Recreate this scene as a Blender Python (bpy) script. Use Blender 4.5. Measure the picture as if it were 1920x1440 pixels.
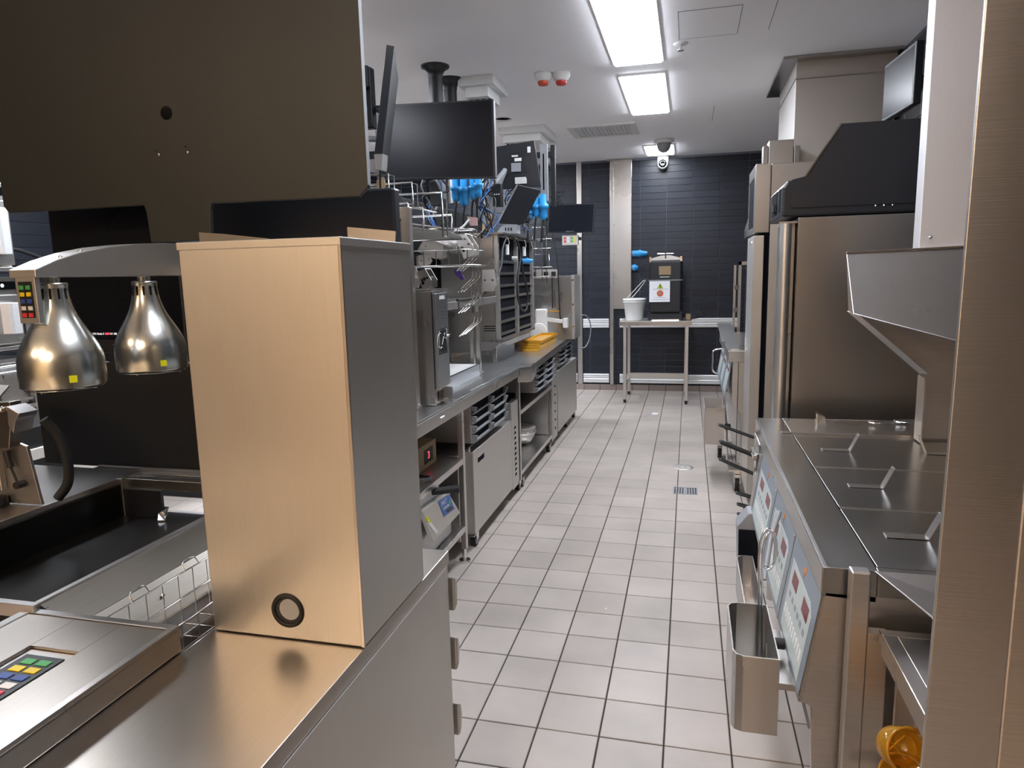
import bpy, bmesh, math, random
from mathutils import Vector, Matrix
random.seed(7)
PI = math.pi
SC = bpy.context.scene
COL = SC.collection
for o in list(bpy.data.objects): bpy.data.objects.remove(o)
# ------------------------------------------------------------------ camera
CH = 1.4807
cam = bpy.data.cameras.new('camera'); co = bpy.data.objects.new('camera', cam); COL.objects.link(co)
R = [(0.96945599, 0.24419325, -0.02290735), (0.01608582, -0.15650136, -0.98754674), (-0.24473718, 0.95701462, -0.15564923)]
m = Matrix(((R[0][0], -R[1][0], -R[2][0], 0), (R[0][1], -R[1][1], -R[2][1], 0), (R[0][2], -R[1][2], -R[2][2], CH), (0, 0, 0, 1)))
co.matrix_world = m
cam.sensor_width = 36; cam.lens = 1300.53 / 1920 * 36; cam.clip_start = .02; cam.clip_end = 60
SC.camera = co
# ------------------------------------------------------------------ world, exposure
w = bpy.data.worlds.new('world'); SC.world = w; w.use_nodes = True
w.node_tree.nodes['Background'].inputs[0].default_value = (.5, .5, .55, 1)
w.node_tree.nodes['Background'].inputs[1].default_value = .15
SC.view_settings.view_transform = 'Standard'; SC.view_settings.look = 'None'
SC.view_settings.gamma = 1; SC.view_settings.use_curve_mapping = False
SC.view_settings.exposure = 1.15
PANEL_LIGHT = 17.0     # emission of the ceiling panels
WARM_LIGHT = 30.0      # added warm lights behind the camera, out of view

# ------------------------------------------------------------------ materials
MATS = {}
def nodes(name):
    mt = bpy.data.materials.new(name); mt.use_nodes = True; nt = mt.node_tree
    return mt, nt, nt.nodes['Principled BSDF']
def L(nt, a, b): nt.links.new(a, b)
def rgb(h):
    c = [int(h[i:i+2], 16) / 255 for i in (0, 2, 4)]
    return tuple([x / 12.92 if x < .04045 else ((x + .055) / 1.055) ** 2.4 for x in c] + [1])
def flat(name, col, rough=.5, metal=0, emit=0, bump=0, scale=60, var=.06, spec=.5, alpha=1, trans=0):
    if isinstance(col, str): col = rgb(col)
    mt, nt, b = nodes(name)
    no = nt.nodes.new('ShaderNodeTexNoise'); no.inputs['Scale'].default_value = scale; no.inputs['Detail'].default_value = 3
    tc = nt.nodes.new('ShaderNodeTexCoord'); L(nt, tc.outputs['Object'], no.inputs['Vector'])
    mx = nt.nodes.new('ShaderNodeMixRGB'); mx.inputs[1].default_value = tuple(c * (1 - var) for c in col[:3]) + (1,)
    mx.inputs[2].default_value = tuple(min(1, c * (1 + var)) for c in col[:3]) + (1,)
    L(nt, no.outputs['Fac'], mx.inputs[0]); L(nt, mx.outputs[0], b.inputs['Base Color'])
    b.inputs['Roughness'].default_value = rough; b.inputs['Metallic'].default_value = metal
    b.inputs['Specular IOR Level'].default_value = spec
    if trans: b.inputs['Transmission Weight'].default_value = trans
    if emit:
        b.inputs['Emission Color'].default_value = col; b.inputs['Emission Strength'].default_value = emit
    if bump:
        bp = nt.nodes.new('ShaderNodeBump'); bp.inputs['Strength'].default_value = bump; bp.inputs['Distance'].default_value = .002
        L(nt, no.outputs['Fac'], bp.inputs['Height']); L(nt, bp.outputs[0], b.inputs['Normal'])
    MATS[name] = mt; return mt
def steel(name, col, rough=.28, stretch=(2, 2, 120), var=.06, bump=.08, smudge=.05, aniso=0.0):
    """brushed sheet metal: fine scratches run along the axis with the low stretch value"""
    if isinstance(col, str): col = rgb(col)
    mt, nt, b = nodes(name)
    tc = nt.nodes.new('ShaderNodeTexCoord'); mp = nt.nodes.new('ShaderNodeMapping'); mp.inputs['Scale'].default_value = stretch
    no = nt.nodes.new('ShaderNodeTexNoise'); no.inputs['Scale'].default_value = 4; no.inputs['Detail'].default_value = 4
    n2 = nt.nodes.new('ShaderNodeTexNoise'); n2.inputs['Scale'].default_value = 3.5; n2.inputs['Detail'].default_value = 4
    L(nt, tc.outputs['Object'], mp.inputs[0]); L(nt, mp.outputs[0], no.inputs['Vector']); L(nt, tc.outputs['Object'], n2.inputs['Vector'])
    mx = nt.nodes.new('ShaderNodeMixRGB'); mx.inputs[1].default_value = tuple(c * (1 - var) for c in col[:3]) + (1,)
    mx.inputs[2].default_value = tuple(min(1, c * (1 + var)) for c in col[:3]) + (1,)
    L(nt, no.outputs['Fac'], mx.inputs[0]); L(nt, mx.outputs[0], b.inputs['Base Color'])
    mr = nt.nodes.new('ShaderNodeMapRange'); mr.inputs['To Min'].default_value = rough - smudge / 2; mr.inputs['To Max'].default_value = rough + smudge
    L(nt, n2.outputs['Fac'], mr.inputs['Value']); L(nt, mr.outputs[0], b.inputs['Roughness'])
    b.inputs['Metallic'].default_value = 1
    bp = nt.nodes.new('ShaderNodeBump'); bp.inputs['Strength'].default_value = bump; bp.inputs['Distance'].default_value = .0006
    L(nt, no.outputs['Fac'], bp.inputs['Height']); L(nt, bp.outputs[0], b.inputs['Normal'])
    MATS[name] = mt; return mt
def tilemat(name, cola, colb, pitch, offs, rough, bump=.2, spec=.5, stain=0):
    """tile colour varies from tile to tile by snapping the position to the tile grid"""
    mt, nt, b = nodes(name)
    ge = nt.nodes.new('ShaderNodeNewGeometry'); sb = nt.nodes.new('ShaderNodeVectorMath'); sb.operation = 'SUBTRACT'; sb.inputs[1].default_value = offs
    dv = nt.nodes.new('ShaderNodeVectorMath'); dv.operation = 'DIVIDE'; dv.inputs[1].default_value = pitch
    fl = nt.nodes.new('ShaderNodeVectorMath'); fl.operation = 'FLOOR'; wn = nt.nodes.new('ShaderNodeTexWhiteNoise')
    L(nt, ge.outputs['Position'], sb.inputs[0]); L(nt, sb.outputs[0], dv.inputs[0]); L(nt, dv.outputs[0], fl.inputs[0]); L(nt, fl.outputs[0], wn.inputs['Vector'])
    mx = nt.nodes.new('ShaderNodeMixRGB'); mx.inputs[1].default_value = rgb(cola); mx.inputs[2].default_value = rgb(colb); L(nt, wn.outputs['Value'], mx.inputs[0])
    no = nt.nodes.new('ShaderNodeTexNoise'); no.inputs['Scale'].default_value = 3; no.inputs['Detail'].default_value = 6; L(nt, ge.outputs['Position'], no.inputs['Vector'])
    cr = nt.nodes.new('ShaderNodeMapRange'); cr.inputs['From Min'].default_value = .3; cr.inputs['From Max'].default_value = .7
    cr.inputs['To Min'].default_value = 1 - stain; cr.inputs['To Max'].default_value = 1 + stain * .4; L(nt, no.outputs['Fac'], cr.inputs['Value'])
    mu = nt.nodes.new('ShaderNodeVectorMath'); mu.operation = 'SCALE'; L(nt, mx.outputs[0], mu.inputs[0]); L(nt, cr.outputs[0], mu.inputs['Scale'])
    L(nt, mu.outputs[0], b.inputs['Base Color'])
    b.inputs['Roughness'].default_value = rough; b.inputs['Specular IOR Level'].default_value = spec
    n2 = nt.nodes.new('ShaderNodeTexNoise'); n2.inputs['Scale'].default_value = 90; L(nt, ge.outputs['Position'], n2.inputs['Vector'])
    bp = nt.nodes.new('ShaderNodeBump'); bp.inputs['Strength'].default_value = bump; bp.inputs['Distance'].default_value = .001
    L(nt, n2.outputs['Fac'], bp.inputs['Height']); L(nt, bp.outputs[0], b.inputs['Normal'])
    MATS[name] = mt; return mt
ST = steel('steel', (.60, .58, .56, 1), .27)
STV = steel('steel_vertical_grain', (.60, .58, .555, 1), .27, (90, 90, 1.5), var=.04, bump=.015)
STD = steel('steel_dark', (.40, .385, .37, 1), .3, (90, 90, 1.5), var=.04, bump=.015)
STT = steel('steel_worktop', (.68, .69, .70, 1), .27, (60, 2, 60), smudge=.1)
STS = steel('steel_soft', (.62, .60, .57, 1), .40, (90, 90, 1.5), var=.04, bump=.03, smudge=.08)
STP = steel('steel_post', (.57, .55, .54, 1), .36, (2, 2, 160), var=.16, bump=.3)
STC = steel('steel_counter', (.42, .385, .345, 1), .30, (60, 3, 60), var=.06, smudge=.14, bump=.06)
SMK = steel('steel_smoky', (.30, .27, .235, 1), .28, (60, 3, 60), var=.1)
STF = steel('steel_fryer', (.45, .46, .47, 1), .2, (60, 2, 60), smudge=.12)
STN = steel('steel_matt', (.56, .53, .50, 1), .5, (60, 60, 60), smudge=.1)
LAMP = steel('lamp_metal', (.70, .72, .68, 1), .24, (30, 30, 30), bump=.03)
CHR = flat('chrome_wire', (.78, .78, .78, 1), .15, 1)
ALU = flat('aluminium_rail', (.85, .86, .88, 1), .35, .6)
BLK = flat('black_powder', '17181a', .42, bump=.15, scale=400)
BLKB = flat('board_black', '1b1f1c', .46, bump=.2, scale=260, spec=.55)
SCR = flat('screen_black', '12141c', .25, spec=.22)
SLD = flat('slot_dark', '0d0f16', .85, spec=.1)
PAN = flat('black_pan', '0c0b0a', .38, spec=.35)
PLA = flat('black_plastic', '1c1e24', .38, bump=.1, scale=200)
PLG = flat('grey_plastic', '8a8c90', .45)
RUB = flat('rubber', '1a1a1b', .6)
WHT = flat('white_plastic', 'dcdcda', .4)
PAP = flat('paper', 'e9e9ee', .7)
CEI = flat('ceiling_paint', (.92, .91, .93, 1), .75, var=.01, scale=3)
CEG = flat('ceiling_seam', '8e8e94', .8)
WRM = flat('warm_reflector', 'd6c0a2', .7)
BLU = flat('blue_plug', '2d8fd0', .4)
BLC = flat('blue_cable', '3c6fb4', .45)
RED = flat('red_plastic', 'b4302c', .35)
DRD = flat('display_maroon', '6e1a2a', .25)
PBL = flat('panel_blue_grey', '7d8791', .35)
PLT = flat('panel_light', 'b4bdbb', .4)
ORG = flat('orange_mark', 'c47a35', .5)
YEL = flat('yellow_key', 'd9c216', .45)
GRN = flat('green_key', '3f9c56', .45)
BKY = flat('blue_key', '2c4a94', .45)
RKY = flat('red_key', 'c8303c', .45)
TAG = flat('yellow_sticker', 'd8d80c', .6)
GLO = flat('glass_dark', '08090a', .1)
AMB = flat('amber_plastic', (.95, .52, .05, 1), .12, trans=.75, var=.1)
YTR = flat('yellow_tray', 'c99324', .3)
GRT = flat('grout', '37312d', .9, var=.15)
GRB = flat('black_grout', '6c707c', .8)
PIK = flat('pink_tag', 'caa6a2', .6)
PUR = flat('purple_plastic', '5b4390', .5)
CRD = flat('cardboard', '9c8566', .8)
BCP = flat('blue_control_panel', '2c5fae', .4)
FT = tilemat('floor_tile', 'ada39a', 'bab0a8', (.205, .205, 10), (-.0533, 2.0371, -5), .42, .35, .4, stain=.16)
SKT = tilemat('skirting_tile', '82756f', '90827b', (.205, 10, 10), (-.0533, 0, -5), .5, .2)
WT = tilemat('black_wall_tile', '171b25', '1e232e', (.31, 10, .078), (-.585, 0, .0755), .38, .15, .45)
WTL = tilemat('black_wall_tile_side', '171a20', '1e2128', (10, .31, .078), (0, .02, .0755), .38, .15, .45)
em, nt, b = nodes('light_diffuser'); b.inputs['Base Color'].default_value = (1, 1, 1, 1); b.inputs['Emission Color'].default_value = (.86, .91, 1, 1); b.inputs['Emission Strength'].default_value = PANEL_LIGHT; DIF = em
em, nt, b = nodes('warm_fill'); b.inputs['Emission Color'].default_value = (1, .73, .48, 1); b.inputs['Emission Strength'].default_value = WARM_LIGHT; WDF = em
em, nt, b = nodes('red_led'); b.inputs['Base Color'].default_value = (.3, 0, 0, 1); b.inputs['Emission Color'].default_value = (1, .05, .08, 1); b.inputs['Emission Strength'].default_value = 1.6; LEDR = em
em, nt, b = nodes('green_led'); b.inputs['Emission Color'].default_value = (.1, .9, .5, 1); b.inputs['Emission Strength'].default_value = .7; LEDG = em
em, nt, b = nodes('screen_text'); b.inputs['Emission Color'].default_value = (.9, .9, .95, 1); b.inputs['Emission Strength'].default_value = .35; TXT = em

# ------------------------------------------------------------------ mesh builder (world coordinates)
class G:
    def __init__(s): s.v = []; s.f = []; s.sm = []
    def add(s, vs, fs, smooth=False):
        n = len(s.v); s.v += [tuple(v) for v in vs]
        for f in fs: s.f.append([i + n for i in f]); s.sm.append(smooth)
        return s
    def box(s, x0, x1, y0, y1, z0, z1):
        vs = [(x, y, z) for z in (z0, z1) for y in (y0, y1) for x in (x0, x1)]
        return s.add(vs, [(0, 2, 3, 1), (4, 5, 7, 6), (0, 1, 5, 4), (2, 6, 7, 3), (0, 4, 6, 2), (1, 3, 7, 5)])
    def hexa(s, bot, top):          # two quads of four points each, same winding (ccw from above)
        return s.add(list(bot) + list(top), [(3, 2, 1, 0), (4, 5, 6, 7), (0, 1, 5, 4), (1, 2, 6, 5), (2, 3, 7, 6), (3, 0, 4, 7)])
    def prism(s, ax, pts, a, b):    # polygon in the two other axes extruded along ax
        def mk(p, t):
            return (t, p[0], p[1]) if ax == 'x' else (p[0], t, p[1]) if ax == 'y' else (p[0], p[1], t)
        n = len(pts); vs = [mk(p, a) for p in pts] + [mk(p, b) for p in pts]
        return s.add(vs, [list(range(n))[::-1], list(range(n, 2 * n))] + [(i, (i + 1) % n, n + (i + 1) % n, n + i) for i in range(n)])
    def slab(s, pts, n, t):         # planar polygon pts thickened by t along n
        n = Vector(n).normalized() * t; k = len(pts)
        vs = [Vector(p) for p in pts] + [Vector(p) + n for p in pts]
        return s.add(vs, [list(range(k))[::-1], list(range(k, 2 * k))] + [(i, (i + 1) % k, k + (i + 1) % k, k + i) for i in range(k)])
    def tube(s, pts, r, n=6, closed=False):
        pts = [Vector(p) for p in pts]; N = len(pts); rings = []; up = None
        for i, p in enumerate(pts):
            if closed: d = (pts[(i + 1) % N] - pts[i - 1])
            else: d = (pts[min(i + 1, N - 1)] - pts[max(i - 1, 0)])
            if d.length < 1e-9: d = Vector((0, 0, 1))
            d.normalize()
            if up is None: up = Vector((0, 0, 1)) if abs(d.z) < .9 else Vector((1, 0, 0))
            a = d.cross(up)
            if a.length < 1e-4: a = d.cross(Vector((0, 1, 0)))
            a.normalize(); c = a.cross(d).normalized(); up = c
            rings.append([p + (a * math.cos(2 * PI * k / n) + c * math.sin(2 * PI * k / n)) * r for k in range(n)])
        vs = [v for q in rings for v in q]; fs = []
        for i in range(N if closed else N - 1):
            j = (i + 1) % N
            fs += [(i * n + k, j * n + k, j * n + (k + 1) % n, i * n + (k + 1) % n) for k in range(n)]
        s.add(vs, fs, True)
        if not closed: s.add(rings[0], [list(range(n))[::-1]]); s.add(rings[-1], [list(range(n))])
        return s
    def cyl(s, p0, p1, r0, r1=None, n=16):
        r1 = r0 if r1 is None else r1; p0 = Vector(p0); p1 = Vector(p1); d = (p1 - p0).normalized()
        a = d.orthogonal().normalized(); c = d.cross(a); A = []; B = []
        for k in range(n):
            q = a * math.cos(2 * PI * k / n) + c * math.sin(2 * PI * k / n); A.append(p0 + q * r0); B.append(p1 + q * r1)
        s.add(A + B, [(k, (k + 1) % n, n + (k + 1) % n, n + k) for k in range(n)], True)
        s.add(A, [list(range(n))[::-1]]); s.add(B, [list(range(n))]); return s
    def lathe(s, c, prof, n=24, axis='z'):
        vs = []
        for r, h in prof:
            for k in range(n):
                a = 2 * PI * k / n; x, y = r * math.cos(a), r * math.sin(a)
                vs.append((c[0] + x, c[1] + y, c[2] + h) if axis == 'z' else (c[0] + x, c[1] + h, c[2] + y) if axis == 'y' else (c[0] + h, c[1] + x, c[2] + y))
        fs = [(i * n + k, i * n + (k + 1) % n, (i + 1) * n + (k + 1) % n, (i + 1) * n + k) for i in range(len(prof) - 1) for k in range(n)]
        return s.add(vs, fs, True)
    def rot(s, c, ax, deg):         # turn everything built so far
        q = Matrix.Rotation(math.radians(deg), 3, ax); c = Vector(c)
        s.v = [tuple(q @ (Vector(v) - c) + c) for v in s.v]; return s
def build(name, g, mat, parent=None, bev=0, label=None, origin=None):
    me = bpy.data.meshes.new(name); ob = bpy.data.objects.new(name, me)
    base = Vector((0, 0, 0))
    if parent is not None:
        q = parent
        while q is not None: base += q.location; q = q.parent
        loc = Vector((0, 0, 0)); off = base
    else:
        xs = [Vector(v) for v in g.v]
        lo = [min(v[i] for v in xs) for i in range(3)]; hi = [max(v[i] for v in xs) for i in range(3)]
        off = Vector(((lo[0] + hi[0]) / 2, (lo[1] + hi[1]) / 2, lo[2])) if origin is None else Vector(origin); loc = off
    me.from_pydata([tuple(Vector(v) - off) for v in g.v], [], g.f); me.update()
    bm = bmesh.new(); bm.from_mesh(me); bmesh.ops.recalc_face_normals(bm, faces=bm.faces); bm.to_mesh(me); bm.free()
    me.polygons.foreach_set('use_smooth', g.sm)
    me.materials.append(mat); COL.objects.link(ob)
    ob.location = loc
    if parent is not None: ob.parent = parent
    if bev:
        md = ob.modifiers.new('bevel', 'BEVEL'); md.width = bev; md.segments = 2; md.limit_method = 'ANGLE'; md.angle_limit = .7
    if label: ob['label'] = label
    return ob
def tag(o, label=None, cat=None, group=None, kind=None):
    if label: o['label'] = label
    if cat: o['category'] = cat
    if group: o['group'] = group
    if kind: o['kind'] = kind
    return o
def thing(name, label, cat, loc=(0, 0, 0), group=None):
    o = bpy.data.objects.new(name, None); COL.objects.link(o); o.location = loc; o.empty_display_size = .05
    return tag(o, label, cat, group)
def solo(name, g, mat, label, cat, bev=0, group=None): return tag(build(name, g, mat, None, bev), label, cat, group)
def struct(name, g, mat, bev=0, label=None):
    o = build(name, g, mat, None, bev, origin=(0, 0, 0)); tag(o, label, None, None, 'structure'); return o
def dup(root, delta, label=None, group=None):
    r = root.copy(); COL.objects.link(r); r.location = root.location + Vector(delta)
    if label: r['label'] = label
    if group: r['group'] = group
    for ch in list(root.children):
        c = ch.copy(); COL.objects.link(c); c.parent = r
        for g in list(ch.children):
            d = g.copy(); COL.objects.link(d); d.parent = c
    return r
def text(name, body, size, loc, xdir, ydir, mat, parent, depth=.0004, align='CENTER'):
    cu = bpy.data.curves.new(name, 'FONT'); cu.body = body; cu.size = size; cu.align_x = align; cu.align_y = 'CENTER'; cu.extrude = depth; cu.resolution_u = 2
    ob = bpy.data.objects.new(name + '_tmp', cu); COL.objects.link(ob)
    dg = bpy.context.evaluated_depsgraph_get(); me = bpy.data.meshes.new_from_object(ob.evaluated_get(dg))
    bpy.data.objects.remove(ob)
    x = Vector(xdir).normalized(); y = Vector(ydir).normalized(); z = x.cross(y)
    M = Matrix((x, y, z)).transposed(); base = Vector((0, 0, 0)); q = parent
    while q is not None: base += q.location; q = q.parent
    for v in me.vertices: v.co = M @ v.co + Vector(loc) - base
    o = bpy.data.objects.new(name, me); COL.objects.link(o); me.materials.clear(); me.materials.append(mat); o.parent = parent
    return o
def bez(p, n=12):
    """smooth path through control points (Catmull-Rom)"""
    p = [Vector(a) for a in p]; q = [p[0] * 2 - p[1]] + p + [p[-1] * 2 - p[-2]]; out = []
    for i in range(1, len(q) - 2):
        for k in range(n):
            t = k / n; a, b, c, d = q[i - 1], q[i], q[i + 1], q[i + 2]
            out.append(.5 * ((2 * b) + (c - a) * t + (2 * a - 5 * b + 4 * c - d) * t * t + (3 * b - 3 * c + d - a) * t ** 3))
    out.append(p[-1]); return out

# ================================================================== ROOM
YB, XR, XLW, ZC, YF = 8.784, 1.29, -4.0, 2.83, -4.2
S = .205; GX, GY = -.0533, 2.0371
fl = struct('floor', G().box(XLW, XR, YF, YB, -.05, -.004), GRT, label='beige square ceramic tiles with dark grout joints')
def tilebox(w, h, t=.008, c=.0018):
    g = G(); a = w / 2; b_ = h / 2
    g.add([(-a, -b_, -t), (a, -b_, -t), (a, b_, -t), (-a, b_, -t), (-a, -b_, -c), (a, -b_, -c), (a, b_, -c), (-a, b_, -c),
           (-a + c, -b_ + c, 0), (a - c, -b_ + c, 0), (a - c, b_ - c, 0), (-a + c, b_ - c, 0)],
          [(8, 9, 10, 11), (4, 5, 9, 8), (5, 6, 10, 9), (6, 7, 11, 10), (7, 4, 8, 11), (0, 1, 5, 4), (1, 2, 6, 5), (2, 3, 7, 6), (3, 0, 4, 7)])
    return g
def tilemesh(name, g, mat):
    me = bpy.data.meshes.new(name); me.from_pydata(g.v, [], g.f); me.update(); me.materials.append(mat); return me
tm = tilemesh('tile', tilebox(S - .005, S - .005), FT)
rest = G()
for i in range(-31, 33):
    for k in range(-20, 7):
        cx, cy = GX + (k + .5) * S, GY + (i + .5) * S
        if cx - S / 2 < XLW or cx + S / 2 > XR or cy - S / 2 < YF: continue
        if -6 <= k <= 1 and -3 <= i:
            o = bpy.data.objects.new('tile', tm); COL.objects.link(o); o.parent = fl
            o.location = (cx, cy, random.uniform(-.0004, .0004))
        else:
            t = tilebox(S - .005, S - .005); rest.add([(x + cx, y + cy, z) for x, y, z in t.v], t.f)
tag(build('outer_tiles', rest, FT, fl), kind='stuff')
ce = struct('ceiling', G().box(XLW, XR, YF, YB, ZC, ZC + .1), CEI, label='flat white painted ceiling')
for nm, g in (('wall_far', G().box(XLW - .1, XR + .1, YB, YB + .1, -.05, ZC)), ('wall_left', G().box(XLW - .1, XLW, YF, YB, -.05, ZC)), ('wall_right', G().box(XR, XR + .1, YF, YB, -.05, ZC))):
    struct(nm, g, GRB, label='black tiled wall')
struct('wall_front', G().box(XLW - .1, XR + .1, YF - .1, YF, -.05, ZC), flat('grey_wall', '77777b', .7))
struct('trim_7', G().box(XLW, -.15, YF, YF + .04, 0, ZC - .01), WRM, 0, 'added tan reflecting panel on the unseen front wall')  # tan panel added out of view so the steel reflects warm tones
wf, wl, wr = (bpy.data.objects[n] for n in ('wall_far', 'wall_left', 'wall_right'))
wm = tilemesh('wall_tile', tilebox(.305, .0745, .007, .002), WT)
rest = G()
def rt(p, c):  # tile facing -Y
    return (c[0] + p[0], c[1] - p[2], c[2] + p[1])
for k in range(-12, 7):
    for j in range(36):
        cx, cz = -.585 + (k + .5) * .31, .0755 + (j + .5) * .078
        if cx - .155 < XLW or cx + .15 > XR or cz + .038 > ZC: continue
        if -3 <= k <= 4:
            o = bpy.data.objects.new('wall_tile', wm); COL.objects.link(o); o.parent = wf; o.location = (cx, YB - .006, cz); o.rotation_euler = (PI / 2, 0, 0)
        else:
            t = tilebox(.305, .0745, .007, .002); rest.add([rt(p, (cx, YB - .006, cz)) for p in t.v], t.f)
tag(build('outer_tiles', rest, WT, wf), kind='stuff')
wml = tilemesh('wall_tile_side', tilebox(.305, .0745, .007, .002), WTL)
rest = G(); rest2 = G()
for k in range(-14, 28):
    for j in range(36):
        cy, cz = .02 + (k + .5) * .31, .0755 + (j + .5) * .078
        if cy + .155 > YB or cz + .038 > ZC: continue
        t = tilebox(.305, .0745, .007, .002)
        if 8 <= k <= 13 and 17 <= j <= 28:
            o = bpy.data.objects.new('wall_tile', wml); COL.objects.link(o); o.parent = wl; o.location = (XLW + .006, cy, cz); o.rotation_euler = (PI / 2, 0, PI / 2)
        else: rest.add([(XLW + .006 + p[2], cy - p[0], cz + p[1]) for p in t.v], t.f)
        rest2.add([(XR - .006 - p[2], cy + p[0], cz + p[1]) for p in t.v], t.f)
tag(build('outer_tiles', rest, WTL, wl), kind='stuff'); tag(build('side_tiles', rest2, WTL, wr), kind='stuff')
bb = struct('baseboard_far', G().box(XLW, XR, YB - .012, YB, 0, .074), GRT, label='brown ceramic skirting tiles')
for k in range(-14, 6):
    cx = GX + (k + .5) * S
    build('skirting_tile', G().box(cx - .1, cx + .1, YB - .022, YB - .01, .001, .072), SKT, bb, .002)
bb2 = struct('baseboard_right', G().box(XR - .012, XR, YF, YB, 0, .074), SKT)
# stainless trims on the far wall
struct('trim_1', G().box(-1.36, -1.30, YB - .03, YB, .074, ZC - .001), STV, .002, 'narrow stainless steel wall strip')
struct('trim_2', G().box(-.95, -.905, YB - .045, YB, .074, ZC - .001), STV, .002, 'narrow stainless steel corner strip running to the skirting')
t3 = struct('trim_3', G().box(-.905, -.688, YB - .055, YB, 1.03, ZC - .001), STV, .002, 'wide riveted stainless steel wall panel')
for z in (1.35, 1.7, 2.05, 2.4):
    for x in (-.895, -.70): build('rivet', G().cyl((x, YB - .055, z), (x, YB - .06, z), .006, .004, 8), CHR, t3)
struct('trim_4', G().box(-.985, -.655, YB - .075, YB, ZC - .02, ZC - .001), STD, .001)
# crash rails: grooved aluminium profiles, in lengths between the trims
RAILG = 'grooved aluminium wall rails'
for z0, nm in ((.795, 'upper'), (.095, 'lower')):
    for x0, x1, where in ((-1.62, -1.37, 'left of the narrow steel strip behind the worktop end'), (-1.29, -.965, 'between the two steel wall strips'), (-.83, .60, 'behind the small steel table')):
        t = thing('wall_rail', 'grooved white aluminium %s wall rail %s' % (nm, where), 'rail', ((x0 + x1) / 2, YB - .03, z0), RAILG)
        for dz in (0, .058):
            pr = [(YB - .007, z0 + dz), (YB - .03, z0 + dz), (YB - .034, z0 + dz + .008), (YB - .034, z0 + dz + .018), (YB - .022, z0 + dz + .024), (YB - .022, z0 + dz + .03), (YB - .034, z0 + dz + .036), (YB - .034, z0 + dz + .046), (YB - .03, z0 + dz + .054), (YB - .007, z0 + dz + .054)]
            build('rail_profile', G().prism('x', pr, x0, x1), ALU, t)

# ------------------------------------------------------------------ ceiling fittings
def panel(y0, y1, label, group='ceiling light panels', x0=-.485, x1=-.195, emat=DIF):
    t = thing('ceiling_light', label, 'light', ((x0 + x1) / 2, (y0 + y1) / 2, ZC), group)
    g = G(); a = .016
    g.box(x0 - a, x1 + a, y0 - a, y0, ZC - .012, ZC - .0005).box(x0 - a, x1 + a, y1, y1 + a, ZC - .012, ZC - .0005).box(x0 - a, x0, y0, y1, ZC - .012, ZC - .0005).box(x1, x1 + a, y0, y1, ZC - .012, ZC - .0005)
    build('frame', g, WHT, t, .001)
    build('diffuser', G().box(x0, x1, y0, y1, ZC - .022, ZC - .001), emat, t)
    return t
panel(3.63, 4.83, 'long glowing ceiling panel light nearest the camera, cut by the top of the frame')
panel(5.14, 6.32, 'glowing ceiling panel light in the middle of the aisle beside the air vent')
panel(7.95, 8.53, 'short glowing ceiling panel light by the far wall behind the dome camera')
panel(.9, 2.1, 'added unseen ceiling panel light above the camera')  # unseen panel, added to light the near end of the room
panel(1.6, 2.8, 'added unseen ceiling panel light over the left work area, near', x0=-2.9, x1=-2.6)  # four unseen panels on the left, added for more bounce onto the ceiling
panel(4.8, 6.0, 'added unseen ceiling panel light over the left work area, far', x0=-2.9, x1=-2.6)
panel(3.2, 4.4, 'added unseen ceiling panel light over the left work area, middle', x0=-3.0, x1=-2.4)
panel(6.6, 7.8, 'added unseen ceiling panel light in the far left corner', x0=-3.0, x1=-2.4)
for i, (x, y) in enumerate(((-1.6, -1.6), (-.5, -2.0), (-2.9, -1.6), (-1.5, -3.2), (-.3, -3.2))):  # warm lights added out of view to tint the steel reflections
    t = panel(y - .2, y + .2, 'added unseen warm square light behind the camera, %s' % ('left of the first row', 'right of the first row', 'far left', 'left of the last row', 'right of the last row')[i], 'added warm lights behind the camera', x - .2, x + .2, WDF)
# air vent
t = thing('air_vent', 'white louvred ceiling air vent left of the panel lights', 'vent', (-.81, 6.95, ZC))
x0, x1, y0, y1 = -1.13, -.5, 6.68, 7.23
g = G(); a = .06
g.box(x0, x1, y0, y0 + a, ZC - .014, ZC).box(x0, x1, y1 - a, y1, ZC - .014, ZC).box(x0, x0 + a, y0 + a, y1 - a, ZC - .014, ZC).box(x1 - a, x1, y0 + a, y1 - a, ZC - .014, ZC)
build('frame', g, WHT, t, .002)
build('backing', G().box(x0 + a, x1 - a, y0 + a, y1 - a, ZC - .004, ZC - .001), flat('vent_grey', 'd4d4da', .7), t)
n = 14
for i in range(n):
    x = x0 + a + (i + .5) * (x1 - x0 - 2 * a) / n
    build('louvre', G().slab([(x - .014, y0 + a, ZC - .003), (x - .014, y1 - a, ZC - .003), (x + .006, y1 - a, ZC - .016), (x + .006, y0 + a, ZC - .016)], (1, 0, 1), .002), WHT, t)
# access panel seams
t = thing('access_panel', 'flush square ceiling access hatch right of the long light panel', 'hatch', (.1, 4.25, ZC))
g = G(); x0, x1, y0, y1 = -.08, .25, 4.02, 4.48
for bx in ((x0, x1, y0, y0 + .004), (x0, x1, y1 - .004, y1), (x0, x0 + .004, y0, y1), (x1 - .004, x1, y0, y1)): g.box(*bx, ZC - .002, ZC + .001)
build('gap', g, CEG, t); build('leaf', G().box(x0 + .004, x1 - .004, y0 + .004, y1 - .004, ZC - .0015, ZC + .001), CEI, t)
struct('trim_5', G().box(.415, .419, 3.4, 4.46, ZC - .002, ZC), CEG); struct('trim_6', G().box(.18, .184, 6.3, 6.9, ZC - .002, ZC), CEG)
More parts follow.
